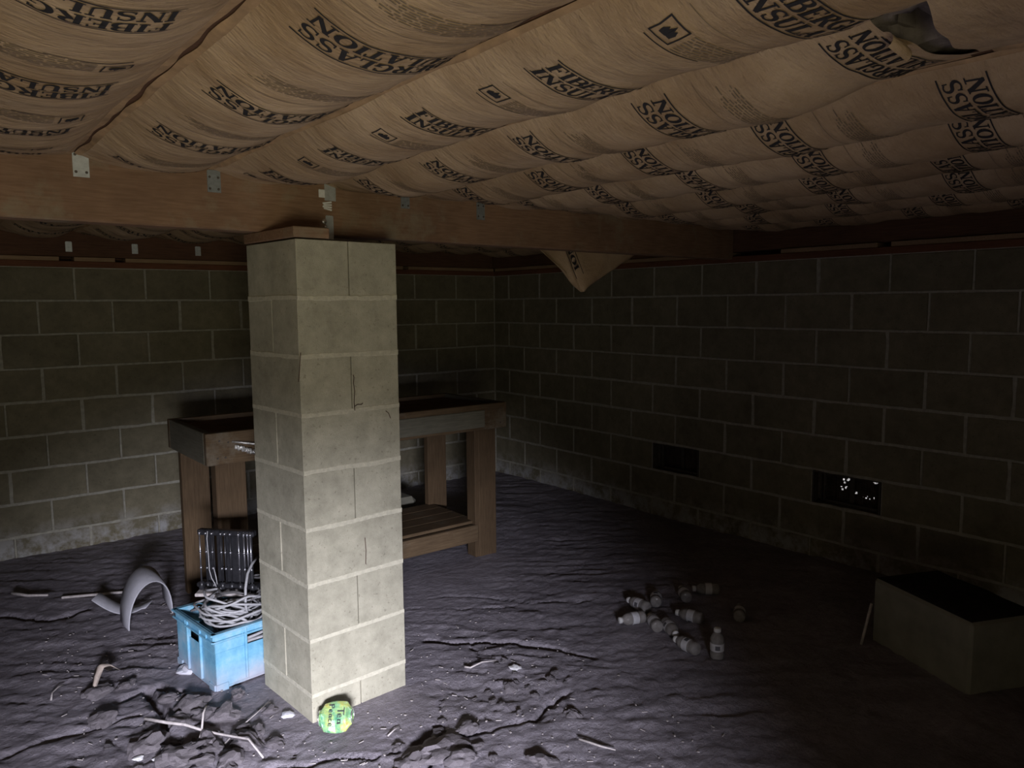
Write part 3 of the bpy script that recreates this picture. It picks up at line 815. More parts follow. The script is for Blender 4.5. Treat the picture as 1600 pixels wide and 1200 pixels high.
# torn paper hanging down behind the beam
flapb = [o for o in bpy.data.objects if o.get('label', '').startswith('dim kraft paper insulation batt behind the beam, fourth')][0]
off = -Vector(flapb.location)
pts = {'a': (2.34, 3.06, 1.94), 'b': (3.72, 3.10, 1.94), 'c': (2.60, 3.055, 1.757), 'd': (3.336, 3.10, 1.752), 'tip': (2.895, 3.03, 1.556), 'f1': (2.80, 3.035, 1.66), 'top2': (2.74, 3.02, 1.94), 'm': (3.08, 3.02, 1.69)}
mb = MB(); P = {k: Vector(v) for k, v in pts.items()}
def grid3(A, B, D, E_, n=10, bul=.02):
    vs_ = []
    for i in range(n+1):
        for j in range(n+1):
            u, v = i/n, j/n
            p = (A*(1-u)+B*u)*(1-v)+(D*(1-u)+E_*u)*v
            p = p + Vector((0, -1, 0))*bul*math.sin(PI*u)*(.4+.6*v) + Vector((0, .012*mnoise.noise(p*9), .006*mnoise.noise(p*11)))
            vs_.append(p)
    mb.add(vs_, [(i*(n+1)+j, i*(n+1)+j+1, (i+1)*(n+1)+j+1, (i+1)*(n+1)+j) for i in range(n) for j in range(n)])
fold = P['top2'].lerp(P['tip'], .0)
grid3(P['top2'], P['b'], P['tip'], P['tip']+Vector((.02, 0, .006)), 12, .02)
grid3(P['a'], P['top2'], P['f1'].lerp(P['tip'], .0), P['tip'], 8, -.02)
flap = mb.build('hanging_paper_flap', M['paper'], flapb, True, off); flap['label'] = 'torn corner of paper hanging below the beam'
mo = flap.modifiers.new('t', 'SOLIDIFY'); mo.thickness = .002
# printed line on the flap
mb = MB()
A, B_ = Vector((2.76, 3.008, 1.80)), Vector((2.872, 3.012, 1.60))
d = (B_-A); pr = Vector((.86, 0, .5)).normalized()
for q in word('NOI', 0, 0, .15, .035)+rect(-.03, .19, .045, .049)+rect(-.03, .19, -.012, -.008):
    mb.add([A+d.normalized()*p[0]+pr*(p[1]-.01)+Vector((0, -.016, 0)) for p in q], [(0, 1, 2, 3)])
mb.build('printed_lettering', M['ink'], flapb, False, off)

# ------------------------------------------------------------------ the beam, its straps and shim
bl = XR+.02-XL
e = empty('support_beam', (XL, beam_y(XL), 1.762), BA); tag(e, 'long brown timber beam carrying the joists across the crawlspace', 'beam')
mb = MB(); mb.box((bl/2, .0445, .104), (bl, .089, .208), bev=.005); mb.build('timber', M['beam'], e)
def bx(x): return (x-XL)/math.cos(BA)
for k, (x, w_, z0, z1) in enumerate(((.475, .046, .135, .234), (.885, .046, .125, .200), (1.672, .042, .13, .205), (2.075, .046, .11, .200))):
    mb = MB(); plate(mb, bx(x)-w_/2, bx(x)+w_/2, z0, z1, -.0005, .016 if k == 0 else .004)
    s_ = mb.build('joist_strap', M['galv'] if k == 0 else M['dullgalv'], e)
    mb = MB()
    for (a, c) in ((-.32, .18), (.32, .18), (-.32, .80), (.32, .80)):
        mb.lathe([(.0, .0035), (.0035, .003), (.0045, 0)], 8, Matrix.Translation((bx(x)+a*w_, -.003, z0+c*(z1-z0)*.85)) @ Matrix.Rotation(PI/2, 4, 'X'))
    mb.build('nail_head', M['ventmetal'], s_)
mb = MB(); plate(mb, bx(1.305), bx(1.352), .132, .215, -.0005, .003)
s_ = mb.build('joist_strap', M['galv'], e)
mb = MB(); plate(mb, bx(1.280), bx(1.306), .142, .172, -.002, .002, .001)
for k in range(4): mb.box((bx(1.314)+.002*(k % 2), -.003, .124-k*.008), (.038-.004*(k % 2), .002, .0065), Matrix.Rotation(.12*(k-1.5), 3, 'Y'))
mb.build('paper_label', M['whitelabel'], s_).__setitem__('label', 'torn white paper label scraps')
mb = MB(); plate(mb, bx(1.306), bx(1.338), -.014, .076, -.001, .003)
s2 = mb.build('beam_bracket', M['galv'], e)
mb = MB(); mb.lathe([(0, .010), (.006, .009), (.011, .006), (.011, 0)], 12, Matrix.Translation((bx(1.298), -.001, .052)) @ Matrix.Rotation(PI/2, 4, 'X'))
mb.lathe([(.0, .02), (.004, .02), (.004, 0)], 8, Matrix.Translation((bx(1.297), -.001, .032)) @ Matrix.Rotation(PI/2, 4, 'X'))
mb.build('bolt', M['steel'], s2, True)

# ------------------------------------------------------------------ block pier
PA = .07
pier = empty('block_pier', (1.062, 2.498, 0), PA)
tag(pier, 'tall square pier of pale concrete blocks holding up the beam', 'pier')
PW, PD, PT = .404, .392, 1.725
pj = .005
def pblock(cx, cy, sx, sy, zc, hz):
    mb = MB(); mb.box((cx, cy, zc), (sx, sy, hz), bev=.0018)
    mb.build('block', M['pier'], pier)
for k in range(9):
    z1 = PT-k*C; zc = z1-C/2; hz = C-.010
    jx = random.uniform(-.002, .002); jy = random.uniform(-.0015, .0015)
    if k % 2 == 0:      # two ends to the right-hand face
        pblock(PW/4-pj/4+jx, PD/2, PW/2-pj/2, PD+jy, zc, hz); pblock(PW*3/4+pj/4+jx, PD/2+.001, PW/2-pj/2, PD+jy, zc, hz)
    else:
        pblock(PW/2+jx, PD/4-pj/4+jy, PW, PD/2-pj/2, zc, hz); pblock(PW/2-jx, PD*3/4+pj/4+jy, PW, PD/2-pj/2, zc, hz)
mb = MB(); mb.box((PW/2, PD/2, PT/2-.06), (PW-.06, PD-.06, PT+.1)); mb.build('mortar_core', M['head_joint'], pier)
for k in range(1, 9):
    mb = MB(); z = PT-k*C
    for (P, ax, nr, l) in ((Vector((0, 0, 0)), Vector((1, 0, 0)), Vector((0, -1, 0)), PW), (Vector((0, 0, 0)), Vector((0, 1, 0)), Vector((-1, 0, 0)), PD),
                           (Vector((PW, 0, 0)), Vector((0, 1, 0)), Vector((1, 0, 0)), PD), (Vector((0, PD, 0)), Vector((1, 0, 0)), Vector((0, 1, 0)), PW)):
        ribbon(mb, P, ax, nr, 0, l, z, .012, .027, k*7.7+ax.x*3, False, .008, .35)
    mb.build('mortar_joint', M['pier_mortar'], pier)
# a few roots and webs caught in the joints
mb = MB()
for (x, z, pts) in ((.206, 1.235, [(0, .01), (.003, .0), (.0, -.02), (.004, -.05), (.0, -.09), (.002, -.12)]), (.208, 1.13, [(0, 0), (.012, .006), (.028, .004), (.034, .009)]),
                    (.004, 1.335, [(0, 0), (-.004, -.03), (-.008, -.07), (-.012, -.10)]), (.34, 1.10, [(0, 0), (.012, -.01), (.02, -.03)]), (.235, .635, [(0, 0), (.003, -.05), (0, -.1)])):
    mb.tube([(x+a, -.004, z+b) for a, b in pts], .0016, 5)
mb.build('root_strands', M['ventdark'], pier)
# wood shim between pier and beam
sh = tagbox('wood_shim', M['palewood'], (0, 0, 0), (.135, .40, .036), 'short brown wood shim block wedged on top of the pier', 'shim')
sh.data.materials[0] = M['beam']
sh.location = (1.062+.065*math.cos(PA)-.195*math.sin(PA)-.004, 2.498+.065*math.sin(PA)+.195*math.cos(PA), PT+.0185); sh.rotation_euler = (0, 0, PA)

# ------------------------------------------------------------------ workbench
be = empty('workbench', (1.05, 3.55, 0)); tag(be, 'old brown wooden workbench with lower shelf against the back wall', 'workbench')
BW, BD, BH = 1.735, .64, .918
def bpart(name, mat, c, d, lab=None):
    mb = MB(); mb.box((0, 0, 0), d, bev=.003); o = mb.build(name, mat, be, False, c)
    if lab: o['label'] = lab
    return o
AH = .150
bpart('apron', M['bench'], (BW/2, .019, BH-AH/2), (BW, .038, AH))
bpart('apron', M['bench'], (BW/2, BD-.019, BH-AH/2), (BW, .038, AH))
def apron_side(x):
    mb = MB(); mb.box((0, 0, 0), (BD-.08, .038, AH), bev=.003); o = mb.build('apron', M['grime'], be, False, (x, BD/2, BH-AH/2)); o.rotation_euler = (0, 0, PI/2)
apron_side(.019); apron_side(BW-.019)
bpart('grey_board', M['grime'], (1.00, -.005, BH-.083), (1.14, .010, .10), 'grey weathered board along the front')
for k in range(4):
    bpart('tabletop_board', M['benchtop'], (BW/2, .045+.069+.138*k, BH-.032), (BW-.078, .135, .02))
for (x, y, w_) in ((.115, .062, .14), (.105, BD-.062, .14), (1.545+.075, .075, .125), (1.60, BD-.062, .14)):
    bpart('leg', M['benchleg'], (x, y, (BH-.02)/2-.03), (w_, .070 if y < .3 else .045, BH-.0+.02))
o = bpart('leg_cleat', M['benchleg'], (1.545, .085, .40), (.03, .085, .80))
bpart('shelf_rail', M['bench'], (BW/2-.02, .052, .148), (BW-.34, .032, .10))
bpart('shelf_rail', M['bench'], (BW/2-.02, BD-.052, .148), (BW-.34, .032, .10))
for k in range(4):
    bpart('shelf_board', M['bench'], (BW/2-.02, .075+.062+k*.128, .207), (BW-.30, .125, .018))
# nails on the apron
mb = MB()
for (x, z) in ((.06, .88), (.05, .80), (.085, .80), (.10, .87), (1.70, .885), (1.69, .80)):
    mb.lathe([(0, .002), (.004, .002), (.005, 0)], 8, Matrix.Translation((x, -.001, z)) @ Matrix.Rotation(PI/2, 4, 'X'))
mb.build('nail_head', M['ventmetal'], be)
# silver rod and crumpled foil fixed to the front apron
mb = MB(); mb.tube([(.115, -.006, .872), (.17, -.02, .862), (.23, -.035, .85), (.30, -.05, .83), (.36, -.06, .815)], [.004, .006, .006, .006, .006], 8)
mb.build('silver_rod', M['foil'], be, True)
mb = MB()
for k in range(16):
    t = k/15; c = Vector((.135+.20*t, -.012-.035*t, .845-.085*t)); mb.box(c, (.020+.01*random.random(), .010, .016+.01*random.random()), Matrix.Rotation(random.uniform(0, 3), 3, 'Y') @ Matrix.Rotation(random.uniform(0, 1), 3, 'X'), bev=.003)
mb.build('foil_strip', M['foil'], be)
# pale block under the bench
mb = MB(); mb.box((0, 0, .11), (.30, .19, .22), bev=.03)
for i, v in enumerate(mb.v): mb.v[i] = tuple(Vector(v)+Vector((mnoise.noise(Vector(v)*6)*.012, mnoise.noise(Vector(v)*5)*.012, 0)))
o = mb.build('rubble_block', M['concrete'], None, False, (2.48, 4.42, gh(2.48, 4.42)))
tag(o, 'pale rounded concrete lump on the ground behind the workbench', 'block')

# ------------------------------------------------------------------ blue crate with cables
CA = math.radians(6.5)
cx, cy = .862, 2.940
cz0 = gh(.95, 3.05)-.004
crate = empty('plastic_crate', (cx, cy, max(0, cz0)), CA)
tag(crate, 'light blue plastic crate full of cables beside the pier', 'crate')
SX, SY, SH = .37, .36, .238
th = .006
mb = MB()
def side(mb, P, ax, ln, out):
    """one crate wall with a rim band, posts and an open handle slot"""
    up = Vector((0, 0, 1)); rot = Matrix((ax, out, up)).transposed()
    def bb(a0, a1, z0, z1, o0, o1, bev=.002): mb.box(P+ax*((a0+a1)/2)+out*((o0+o1)/2)+up*((z0+z1)/2), (a1-a0, o1-o0, z1-z0), rot, bev=bev)
    s0, s1 = ln*.36, ln*.66
    bb(0, ln, .01, .155, -th, 0); bb(0, s0, .155, .195, -th, 0); bb(s1, ln, .155, .195, -th, 0)
    bb(0, ln, .195, SH, -th, .004)
    bb(-.012, ln+.012, SH-.008, SH, -th-.002, .016); bb(-.010, ln+.010, SH-.036, SH-.030, -th, .014)
    bb(s0-.012, s0-.002, .02, SH-.006, 0, .010); bb(s1+.002, s1+.012, .02, SH-.006, 0, .010)
    for q in (.0, 1.): bb(max(0, q*ln-.05) if q else 0, ln if q else .05, .0, .03, -th, .006)
    bb(ln*.30, ln*.31, .195, SH, .004, .010); bb(ln*.85, ln*.86, .195, SH, .004, .010)
mbs = []
for (P, ax, ln, out) in ((Vector((0, 0, 0)), Vector((1, 0, 0)), SX, Vector((0, -1, 0))), (Vector((0, SY, 0)), Vector((0, -1, 0)), SY, Vector((-1, 0, 0))),
                         (Vector((SX, 0, 0)), Vector((0, 1, 0)), SY, Vector((1, 0, 0))), (Vector((SX, SY, 0)), Vector((-1, 0, 0)), SX, Vector((0, 1, 0)))):
    mb = MB(); side(mb, P, ax, ln, out); mb.build('crate_side', M['crate'], crate)
mb = MB(); mb.box((SX/2, SY/2, .012), (SX, SY, .01)); mb.build('crate_base', M['crate'], crate)

def wpt(px, py, pz): # crate frame -> world
    v = RZ(CA) @ Vector((px, py, pz)); return v + crate.location
# coil of white cable
def loop(cx_, cy_, cz_, rx, ry, tilt, ta, n=40, ph=0, turn=1.0, wob=.012, sd=0):
    out = []
    for k in range(n+1):
        a = ph+2*PI*turn*k/n
        p = Vector((rx*math.cos(a), ry*math.sin(a), 0)); p = Matrix.Rotation(tilt, 3, Vector((math.cos(ta), math.sin(ta), 0))) @ p
        p += Vector((mnoise.noise(Vector((a, sd, 1))), mnoise.noise(Vector((a, sd, 5))), mnoise.noise(Vector((a, sd, 9)))))*wob
        out.append(wpt(cx_+p.x, cy_+p.y, max(.03, cz_+p.z)))
    return out
rr = random.Random(11)
e = empty('cable_coil', wpt(.17, .17, .02)); tag(e, 'coil of dusty white cable heaped in the blue crate', 'cable')
off = -Vector(e.location)
for k in range(15):
    mb = MB(); mb.tube(loop(.155+rr.uniform(-.02, .025), .155+rr.uniform(-.02, .02), .222+.0055*k+rr.uniform(-.008, .008), .118+rr.uniform(-.03, .02), .118+rr.uniform(-.03, .02), rr.uniform(.05, .5), rr.uniform(0, 6.3), sd=k, wob=.022), .0048, 7)
    mb.build('cable_loop', M['cordwhite'], e, True, off)
e = empty('grey_cable', wpt(.2, .2, .02)); tag(e, 'tangled dark grey cord among the white coil in the crate', 'cable')
off = -Vector(e.location)
for k in range(12):
    mb = MB(); mb.tube(loop(.20+rr.uniform(-.05, .05), .19+rr.uniform(-.05, .05), .165+.012*k+rr.uniform(-.01, .01), .07+rr.uniform(0, .06), .06+rr.uniform(0, .06), rr.uniform(.1, .5), rr.uniform(0, 6), wob=.03, sd=30+k), .0055, 7)
    mb.build('cord_loop', M['cordgrey'], e, True, off)
mb = MB()
for k in range(7):
    mb.tube([wpt(.05+.28*t, .016+.009*k+.008*math.sin(3*t+k), .148+.007*k+.008*math.sin(4*t+k*1.3)) for t in [j/10 for j in range(11)]], .006, 6)
o = mb.build('bundled_cable', M['cordwhite'], None, True); tag(o, 'straight bundle of white cable low in the crate, seen through its handle slot', 'cable')
mb = MB(); mb.box((0, 0, .085), (.30, .29, .13), bev=.03)
for i, v in enumerate(mb.v): mb.v[i] = tuple(Vector(v))
o = mb.build('dark_bag', M['blackplastic'], None, True, wpt(.185, .18, .018)-Vector((0, 0, 0))); o.rotation_euler = (0, 0, CA); tag(o, 'dark plastic bag at the bottom of the blue crate under the cables', 'bag')
# one thick strand arching up out of the crate
mb = MB(); arcp = [wpt(.165, .05, .245), wpt(.155, .045, .30), wpt(.165, .06, .36), wpt(.19, .09, .405), wpt(.225, .12, .43), wpt(.27, .16, .44)]
mb.tube(arcp, .0055, 8); o = mb.build('stray_cable', M['cordwhite'], None, True); tag(o, 'single white cable strand arching up from the crate towards the pier', 'cable')
# strands laid across the coil
mb = MB(); mb.tube([wpt(.045, .13, .262), wpt(.08, .09, .268), wpt(.11, .05, .262), wpt(.135, .018, .250), wpt(.15, .012, .235)], .0052, 7)
o = mb.build('stray_cable', M['cordwhite'], None, True); tag(o, 'short white cable end lying diagonally across the front of the coil', 'cable')
mb = MB(); mb.tube([wpt(.06, .20, .27), wpt(.14, .16, .285), wpt(.24, .14, .28), wpt(.34, .12, .262), wpt(.40, .10, .25)], .0065, 8)
o = mb.build('stray_cable', M['cordwhite'], None, True); tag(o, 'thick white cable lying level across the top of the crate', 'cable')

# board and black rack on top
mb = MB(); mb.box((0, 0, 0), (.25, .08, .014), bev=.003)
bd = mb.build('pale_board', M['stick'], None, False, (1.005, 3.195, .297)); bd.rotation_euler = (0, .02, -.62)
tag(bd, 'pale board lying over the cables under the black rack', 'board')
rk = empty('black_rack', (.918, 3.285, .305), -.84)
tag(rk, 'black plastic rack of upright rods with round feet on the blue crate', 'rack')
RW, RH = .255, .256
mb = MB(); mb.box((RW/2, .012, RH-.010), (RW, .03, .024), bev=.004); mb.build('top_rail', M['blackplastic'], rk)
mb = MB(); mb.box((RW/2, .014, .020), (RW+.02, .05, .020), bev=.005); mb.build('base_rail', M['blackplastic'], rk)
for k, (x0, x1) in enumerate(((.02, .062), (.075, .10), (.115, .17), (.178, .205), (.21, .235))):
    mb = MB(); mb.box(((x0+x1)/2, .022, RH/2+.01), (x1-x0, .008, RH-.04), bev=.002); mb.build('back_panel', M['blackplastic'], rk)
for k, x in enumerate((.012, .040, .068, .108, .126, .150, .188, .212, .228, .242)):
    mb = MB(); mb.tube([(x, -.004, .035), (x, -.004, RH)], .0034, 8); rod = mb.build('rod', M['chrome'] if k in (0, 6, 7, 8, 9) else M['blackplastic'], rk, True)
    mb = MB()
    for z in (.095, .165, RH-.012): mb.lathe([(.0035, z-.005), (.006, z-.004), (.006, z+.004), (.0035, z+.005)], 10, Matrix.Translation((x, -.004, 0)))
    mb.build('collar_set', M['chrome'], rod, True)['kind'] = 'stuff'
    if k not in (4, 8):
        mb = MB(); mb.lathe([(0, -.002), (.012, -.002), (.0125, .022), (.009, .034), (.005, .036)], 14, Matrix.Translation((x, -.004, 0))); mb.build('round_foot', M['blackplastic'], rk, True)
mb = MB(); mb.tube([(.055, -.012, RH), (.052, -.014, RH-.03), (.055, -.014, .15), (.056, -.014, .09), (.066, -.016, .055), (.080, -.018, .035), (.086, -.018, .02)], .0022, 6)
mb.tube([(.075, -.012, .10), (.085, -.014, .06), (.09, -.016, .03)], .0022, 6)
w_ = mb.build('thin_wire', M['cordwhite'], rk, True); w_['label'] = 'thin pale wire looped over the rack'

# ------------------------------------------------------------------ grey plastic offcuts and the stick by the left wall
def band(name, label, pts, wvec, t=.006, cat='offcut'):
    """curved sheet: a polyline profile swept along wvec, with thickness"""
    mb = MB(); n = len(pts); wv = [Vector(x) for x in wvec] if isinstance(wvec, list) else [Vector(wvec)]*n
    P = [Vector(p) for p in pts]; vs_ = []
    for i in range(n):
        tg = (P[min(i+1, n-1)]-P[max(i-1, 0)]).normalized(); nr = tg.cross(wv[i]).normalized()
        a = P[i]; b = P[i]+wv[i]
        vs_ += [a, b, b+nr*t, a+nr*t]
    fs = [(i*4+j, i*4+(j+1) % 4, (i+1)*4+(j+1) % 4, (i+1)*4+j) for i in range(n-1) for j in range(4)] + [(0, 3, 2, 1), tuple((n-1)*4+j for j in range(4))]
    mb.add(vs_, fs); o = mb.build(name, M['pvc'], None, True); tag(o, label, cat)
    ms = o.modifiers.new('b', 'BEVEL'); ms.width = .0015; ms.segments = 1
    return o
arch = []
A0, A1 = Vector((.735, 3.78, -.03)), Vector((.945, 3.87, .0))
for k in range(19):
    t = k/18; a = PI*(1-t)
    c = (A0+A1)/2; d = (A1-A0)/2
    arch.append(c + d*(-math.cos(PI*t))*1.0 + Vector((0, 0, .205*math.sin(PI*t)**.8)))
band('curved_pipe_offcut', 'grey plastic pipe offcut standing as an arch left of the crate', arch, (.0, .17, .03))
tr = []
for k in range(13):
    t = k/12; x = .635+.20*t; y = 4.10-.20*t
    tr.append(Vector((x, y, .065-.065*math.sin(PI*min(1, t*1.05)*.85)+.01)))
band('trough_offcut', 'shallow curved grey plastic offcut lying beside the arch', tr, (.05, .075, .004))
mb = MB(); mb.box((0, 0, 0), (.36, .014, .012), bev=.003)
o = mb.build('pale_stick', M['stick'], None, False, (.72, 4.375, gh(.72, 4.375)+.012)); o.rotation_euler = (0, 0, -.43)
tag(o, 'thin straight pale stick on the ground behind the plastic arch', 'stick')

# ------------------------------------------------------------------ crushed drinks can
axis = cr.copy(); axis.z = .07; axis = axis.normalized()
nrm = (-fw + Vector((0, 0, .75))).normalized(); nrm = (nrm-axis*nrm.dot(axis)).normalized(); upv = nrm.cross(axis)
can = empty('drinks_can', (1.105, 2.395, gh(1.105, 2.395)+.004)); tag(can, 'crushed green and yellow drinks can on the ground against the pier', 'can')
cc = Vector((0, .0, .048))
T = Matrix((axis, upv, nrm)).transposed()
mb = MB(); n = 24; secs = []
prof = [(-.058, .021, .6), (-.056, .028, .8), (-.050, .031, 1), (-.04, .050, 1), (-.02, .054, 1), (.0, .053, 1), (.02, .050, 1), (.038, .046, 1), (.05, .031, 1), (.056, .027, .8), (.058, .020, .6)]
vs_ = []
for (a, hw, f) in prof:
    for k in range(n):
        th_ = 2*PI*k/n
        q = Vector((a*(1+.03*math.sin(3*th_)), hw*math.cos(th_)*(1+.07*math.sin(2*th_+a*40)), (.016 if abs(a) < .05 else .022)*math.sin(th_)*f + .006*mnoise.noise(Vector((a*40, math.cos(th_)*2, math.sin(th_))))))
        vs_.append(cc + T @ q)
fs = [(i*n+k, i*n+(k+1) % n, (i+1)*n+(k+1) % n, (i+1)*n+k) for i in range(len(prof)-1) for k in range(n)]
mb.add(vs_, fs); mb.build('can_body', M['can'], can)
for sgn in (-1, 1):
    mb = MB(); vs_ = []
    ring = [cc + T @ Vector((sgn*.058, .024*math.cos(2*PI*k/20), .024*.9*math.sin(2*PI*k/20))) for k in range(21)]
    mb.tube(ring, .0022, 6, cap=False)
    mb.add([cc + T @ Vector((sgn*.056, .023*math.cos(2*PI*k/20), .021*math.sin(2*PI*k/20))) for k in range(20)], [tuple(range(20))])
    mb.build('can_end', M['steel'], can, True)
LET = {'P': [[(0, 0), (0, 1), (.5, .95), (.55, .65), (0, .5)]], 'e': [[(0, .3), (.5, .35), (.35, .6), (.05, .5), (.05, .1), (.5, .05)]], 'a': [[(.5, .5), (.1, .5), (.05, .1), (.45, .1), (.5, .55), (.55, 0)]],
       'c': [[(.5, .5), (.1, .5), (.05, .1), (.5, .05)]], 'T': [[(-.1, 1), (.9, .95)], [(.35, 1), (.3, 0)]]}
mb = MB()
def scrawl(txt, x, y, s_):
    for c in txt:
        for st in LET[c]:
            qs = stroke([(x+p[0]*s_, y+p[1]*s_) for p in st], .0032)
            for q in qs: mb.add([cc + T @ Vector((p[1], -p[0], .0205)) for p in q], [(0, 1, 2, 3)])
        x += s_*(.78 if c not in 'T' else .7)
scrawl('Peace', -.036, -.022, .019); scrawl('Tea', -.022, .008, .024)
mb.build('can_lettering', M['labelmark'], can)

# ------------------------------------------------------------------ small water bottles
bprof = [(0, 0), (.022, 0), (.027, .004), (.0285, .012), (.0285, .026), (.0270, .030), (.0285, .034), (.0285, .074), (.0270, .078), (.0285, .082), (.0265, .094), (.020, .106), (.0135, .113), (.0125, .118), (.0125, .122)]
def make_bottle():
    e = empty('water_bottle')
    mb = MB(); mb.lathe(bprof, 20); mb.build('bottle_body', M['bottle'], e, True)
    mb = MB(); mb.lathe([(.0125, .117), (.0148, .118), (.0148, .131), (.013, .133), (0, .133)], 16); mb.build('cap', M['cap'], e, True)
    mb = MB(); mb.lathe([(.0289, .038), (.0291, .039), (.0291, .070), (.0289, .071)], 20); lb = mb.build('label_band', M['bottlelabel'], e, True)
    mb = MB()
    for k in range(5):
        a0 = -.35+.14*k
        mb.add([(.0293*math.cos(a), .0293*math.sin(a), z) for a, z in ((a0, .045), (a0+.12, .045), (a0+.12, .064), (a0, .064))], [(0, 1, 2, 3)])
    mb.build('label_print', M['labelmark'], lb)
    return e
RIGHT = Vector((.78, -.62, 0)); AWAY = Vector((.62, .78, 0))
# position, direction of the cap on the image (right, away), label
BOT = [((2.605, 1.892), None, 'small clear water bottle standing upright, the only one on its base'),
 ((2.555, 2.01), (-.55, .85), 'small water bottle on its side nearest the standing one, cap away'),
 ((2.63, 2.165), (.15, -1), 'small water bottle on its side with a white label, cap pointing at the viewer'),
 ((2.625, 2.255), (-.1, 1), 'small water bottle lying base towards the viewer, in the middle of the front row'),
 ((2.585, 2.350), (-1, -.35), 'leftmost small water bottle lying on the ground, cap to the left'),
 ((2.72, 2.435), (-.6, .8), 'small water bottle lying just behind the leftmost one'),
 ((2.84, 2.43), (.2, 1), 'small water bottle lying farthest back in the left cluster'),
 ((2.99, 2.375), (.0, 1), 'small water bottle lying end-on beside the back bottle whose cap points left'),
 ((3.12, 2.335), (-1, .05), 'small ribbed water bottle at the back of the group, cap pointing left'),
 ((2.80, 2.185), (-.8, .6), 'small water bottle lying alone in the centre of the scattered group'),
 ((3.015, 2.068), (.3, 1), 'rightmost small water bottle lying apart on the dark ground')]
proto = make_bottle()
kids = []
def walk(o):
    for c in list(o.children): yield c; yield from walk(c)
def copy_tree(o, parent=None):
    c = o.copy(); COL.objects.link(c)
    if parent: c.parent = parent
    for ch in list(o.children): copy_tree(ch, c)
    return c
for k, ((x, y), dr, lab) in enumerate(BOT):
    o = proto if k == 0 else copy_tree(proto)
    tag(o, lab, 'bottle', 'small water bottles scattered on the ground')
    z = gh(x, y)
    if dr is None:
        o.location = (x, y, z); o.rotation_euler = (0, 0, math.atan2(-y, -x)+.1)
    else:
        d = (RIGHT*dr[0]+AWAY*dr[1]).normalized()
        o.rotation_euler = (d.to_track_quat('Z', 'Y').to_matrix() @ Matrix.Rotation(k*1.3, 3, 'Z')).to_euler()
        o.location = Vector((x, y, z+.027))-d*.06

# ------------------------------------------------------------------ pale footing block at right
fb = empty('footing_block', (3.066, 1.09, 0), math.atan2(1.549-1.069, 3.27-3.062))
tag(fb, 'pale concrete footing block at the right with a dark uneven top', 'block')
FL, FD, FH = .515, .34, .285
mb = MB(); mb.box((FL/2, -FD/2, FH/2-.01), (FL, FD, FH+.02), bev=.012); mb.build('concrete', M['concrete'], fb)
mb = MB(); vs_ = []  # dark uneven layer covering the top of the block
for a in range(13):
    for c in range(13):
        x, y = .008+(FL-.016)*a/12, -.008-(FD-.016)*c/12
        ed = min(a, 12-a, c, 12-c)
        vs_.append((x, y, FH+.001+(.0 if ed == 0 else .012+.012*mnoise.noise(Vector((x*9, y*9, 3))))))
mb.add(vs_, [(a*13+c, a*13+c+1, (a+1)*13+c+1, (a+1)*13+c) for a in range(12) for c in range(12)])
tag(mb.build('dark_top_layer', M['darktop'], fb, True), 'black uneven layer on top')
mb = MB(); mb.tube([(3.175, 1.56, 0), (3.205, 1.555, .09), (3.232, 1.548, .18)], .006, 8)
o = mb.build('leaning_stick', M['stick'], None, True); tag(o, 'thin pale stick leaning on the left end of the footing block', 'stick')

# ------------------------------------------------------------------ twigs, leaves and scraps on the ground
def twig(name, label, pts, r, mat='stick', cat='twig', extra=()):
    mb = MB(); P = [(x, y, gh(x, y)+r*.8+dz) for x, y, dz in pts]
    n = len(P); mb.tube(P, [r*(1-.5*k/(n-1)) for k in range(n)], 7)
    for ex in extra: mb.tube([(x, y, gh(x, y)+r*.6+dz) for x, y, dz in ex], r*.6, 6)
    o = mb.build(name, M[mat], None, True); return tag(o, label, cat)
twig('forked_branch', 'long forked pale branch on broken soil at the lower left', [(.575, 2.801, .045), (.63, 2.735, .06), (.68, 2.69, .065), (.727, 2.64, .06), (.762, 2.577, .055), (.819, 2.461, .04), (.828, 2.356, .02)], .0062, extra=[[(.72, 2.646, .06), (.735, 2.67, .075), (.753, 2.697, .085)], [(.72, 2.646, .06), (.70, 2.60, .03)]])
twig('straw_stalk', 'straight pale straw on the ground at the bottom centre right', [(1.715, 1.799, .008), (1.744, 1.721, .01), (1.77, 1.681, .006)], .0045)
twig('forked_stalk', 'pale bent stalk beside a white scrap, right of the pier', [(1.72, 2.485, .008), (1.733, 2.464, .01), (1.79, 2.462, .014), (1.852, 2.446, .01)], .0045)
twig('root_strand', 'thin curved root strand on the ground left of the pier base', [(.773, 2.578, .012), (.85, 2.62, .012), (.92, 2.67, .01), (.989, 2.73, .006)], .003)
twig('straw_stalk', 'short pale straw beside the drinks can', [(1.225, 2.245, .004), (1.26, 2.262, .005), (1.291, 2.276, .004)], .003)
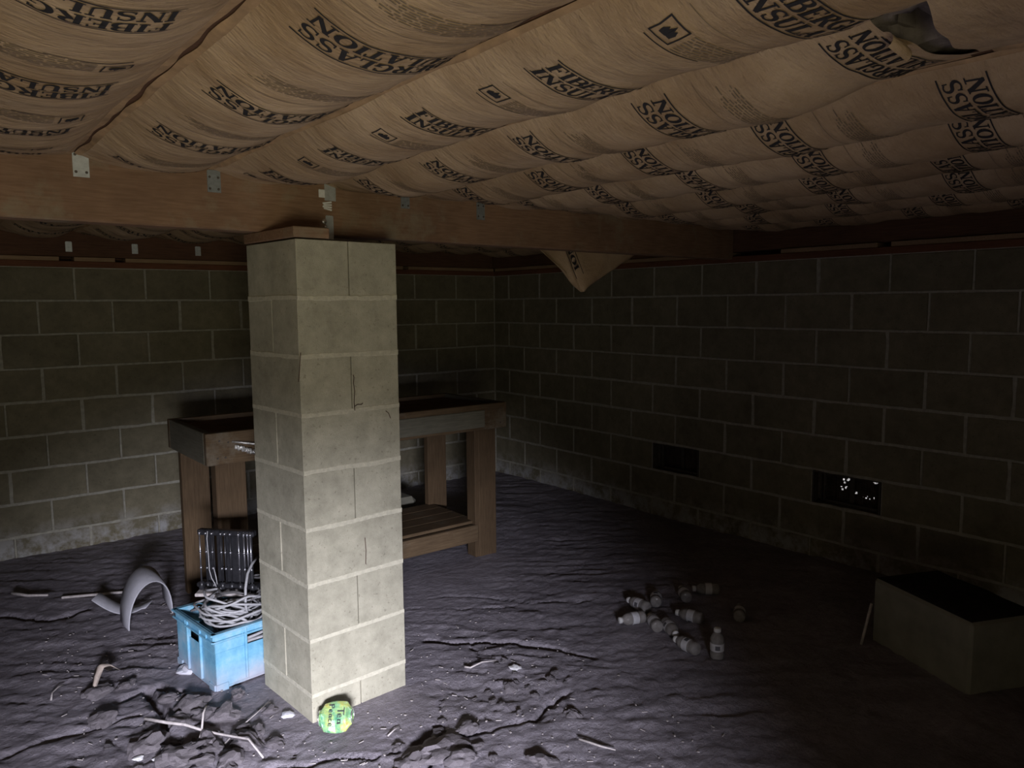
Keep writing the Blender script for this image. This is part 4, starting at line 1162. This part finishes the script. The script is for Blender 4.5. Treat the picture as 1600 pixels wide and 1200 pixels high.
twig('curved_stalk', 'thin curved pale stalk near the left edge below the white leaf', [(.35, 3.262, .01), (.36, 3.31, .014), (.385, 3.35, .014), (.407, 3.367, .01)], .0035)
twig('pale_root', 'short pale root near the left wall on dark ground', [(.36, 4.62, .02), (.42, 4.55, .02), (.50, 4.47, .02)], .010)
mb = MB(); vs_ = []
P = [(.481, 3.205), (.497, 3.25), (.510, 3.285), (.53, 3.325), (.552, 3.345), (.585, 3.345)]
for k, (x, y) in enumerate(P):
    w_ = [.004, .012, .016, .02, .03, .028][k]; z = gh(x, y)+[.01, .03, .045, .06, .06, .03][k]
    vs_ += [(x-w_*.7, y+w_*.4, z-.006), (x, y, z+.006), (x+w_*.7, y-w_*.4, z-.006)]
mb.add(vs_, [(k*3+j, k*3+j+1, k*3+j+4, k*3+j+3) for k in range(len(P)-1) for j in range(2)])
o = mb.build('curled_leaf', M['leaf'], None, True); tag(o, 'curled pale dry leaf on the ground at left', 'leaf')
mo = o.modifiers.new('t', 'SOLIDIFY'); mo.thickness = .002
def scrap(name, label, x, y, r, sd, mat='whitescrap', cat='scrap', h=.012):
    bm = bmesh.new(); bmesh.ops.create_icosphere(bm, subdivisions=2, radius=r)
    for v in bm.verts:
        v.co *= 1+.7*mnoise.noise(v.co*(1.1/r)+Vector((sd, 0, 0))); v.co.z *= .4
    me = bpy.data.meshes.new(name); bm.to_mesh(me); bm.free(); me.materials.append(M[mat])
    o = link(name, me, None, (x, y, gh(x, y)+r*.25)); return tag(o, label, cat)
scrap('white_scrap', 'small crumpled white scrap on the ground right of the pier', 1.882, 2.356, .022, 3)
scrap('white_scrap', 'crumbly white scrap at the bottom left among soil clods', .575, 2.60, .022, 8)
scrap('white_scrap', 'white scrap at the bottom left corner beside the crumbly one', .515, 2.64, .016, 12)
scrap('mortar_crumb', 'small heap of pale mortar crumbs at the foot of the pier', 1.012, 2.61, .022, 17, 'pvc', 'rubble')
scrap('crate_chip', 'pale broken lump at the left foot of the blue crate', .815, 3.20, .035, 22, 'pvc', 'rubble')
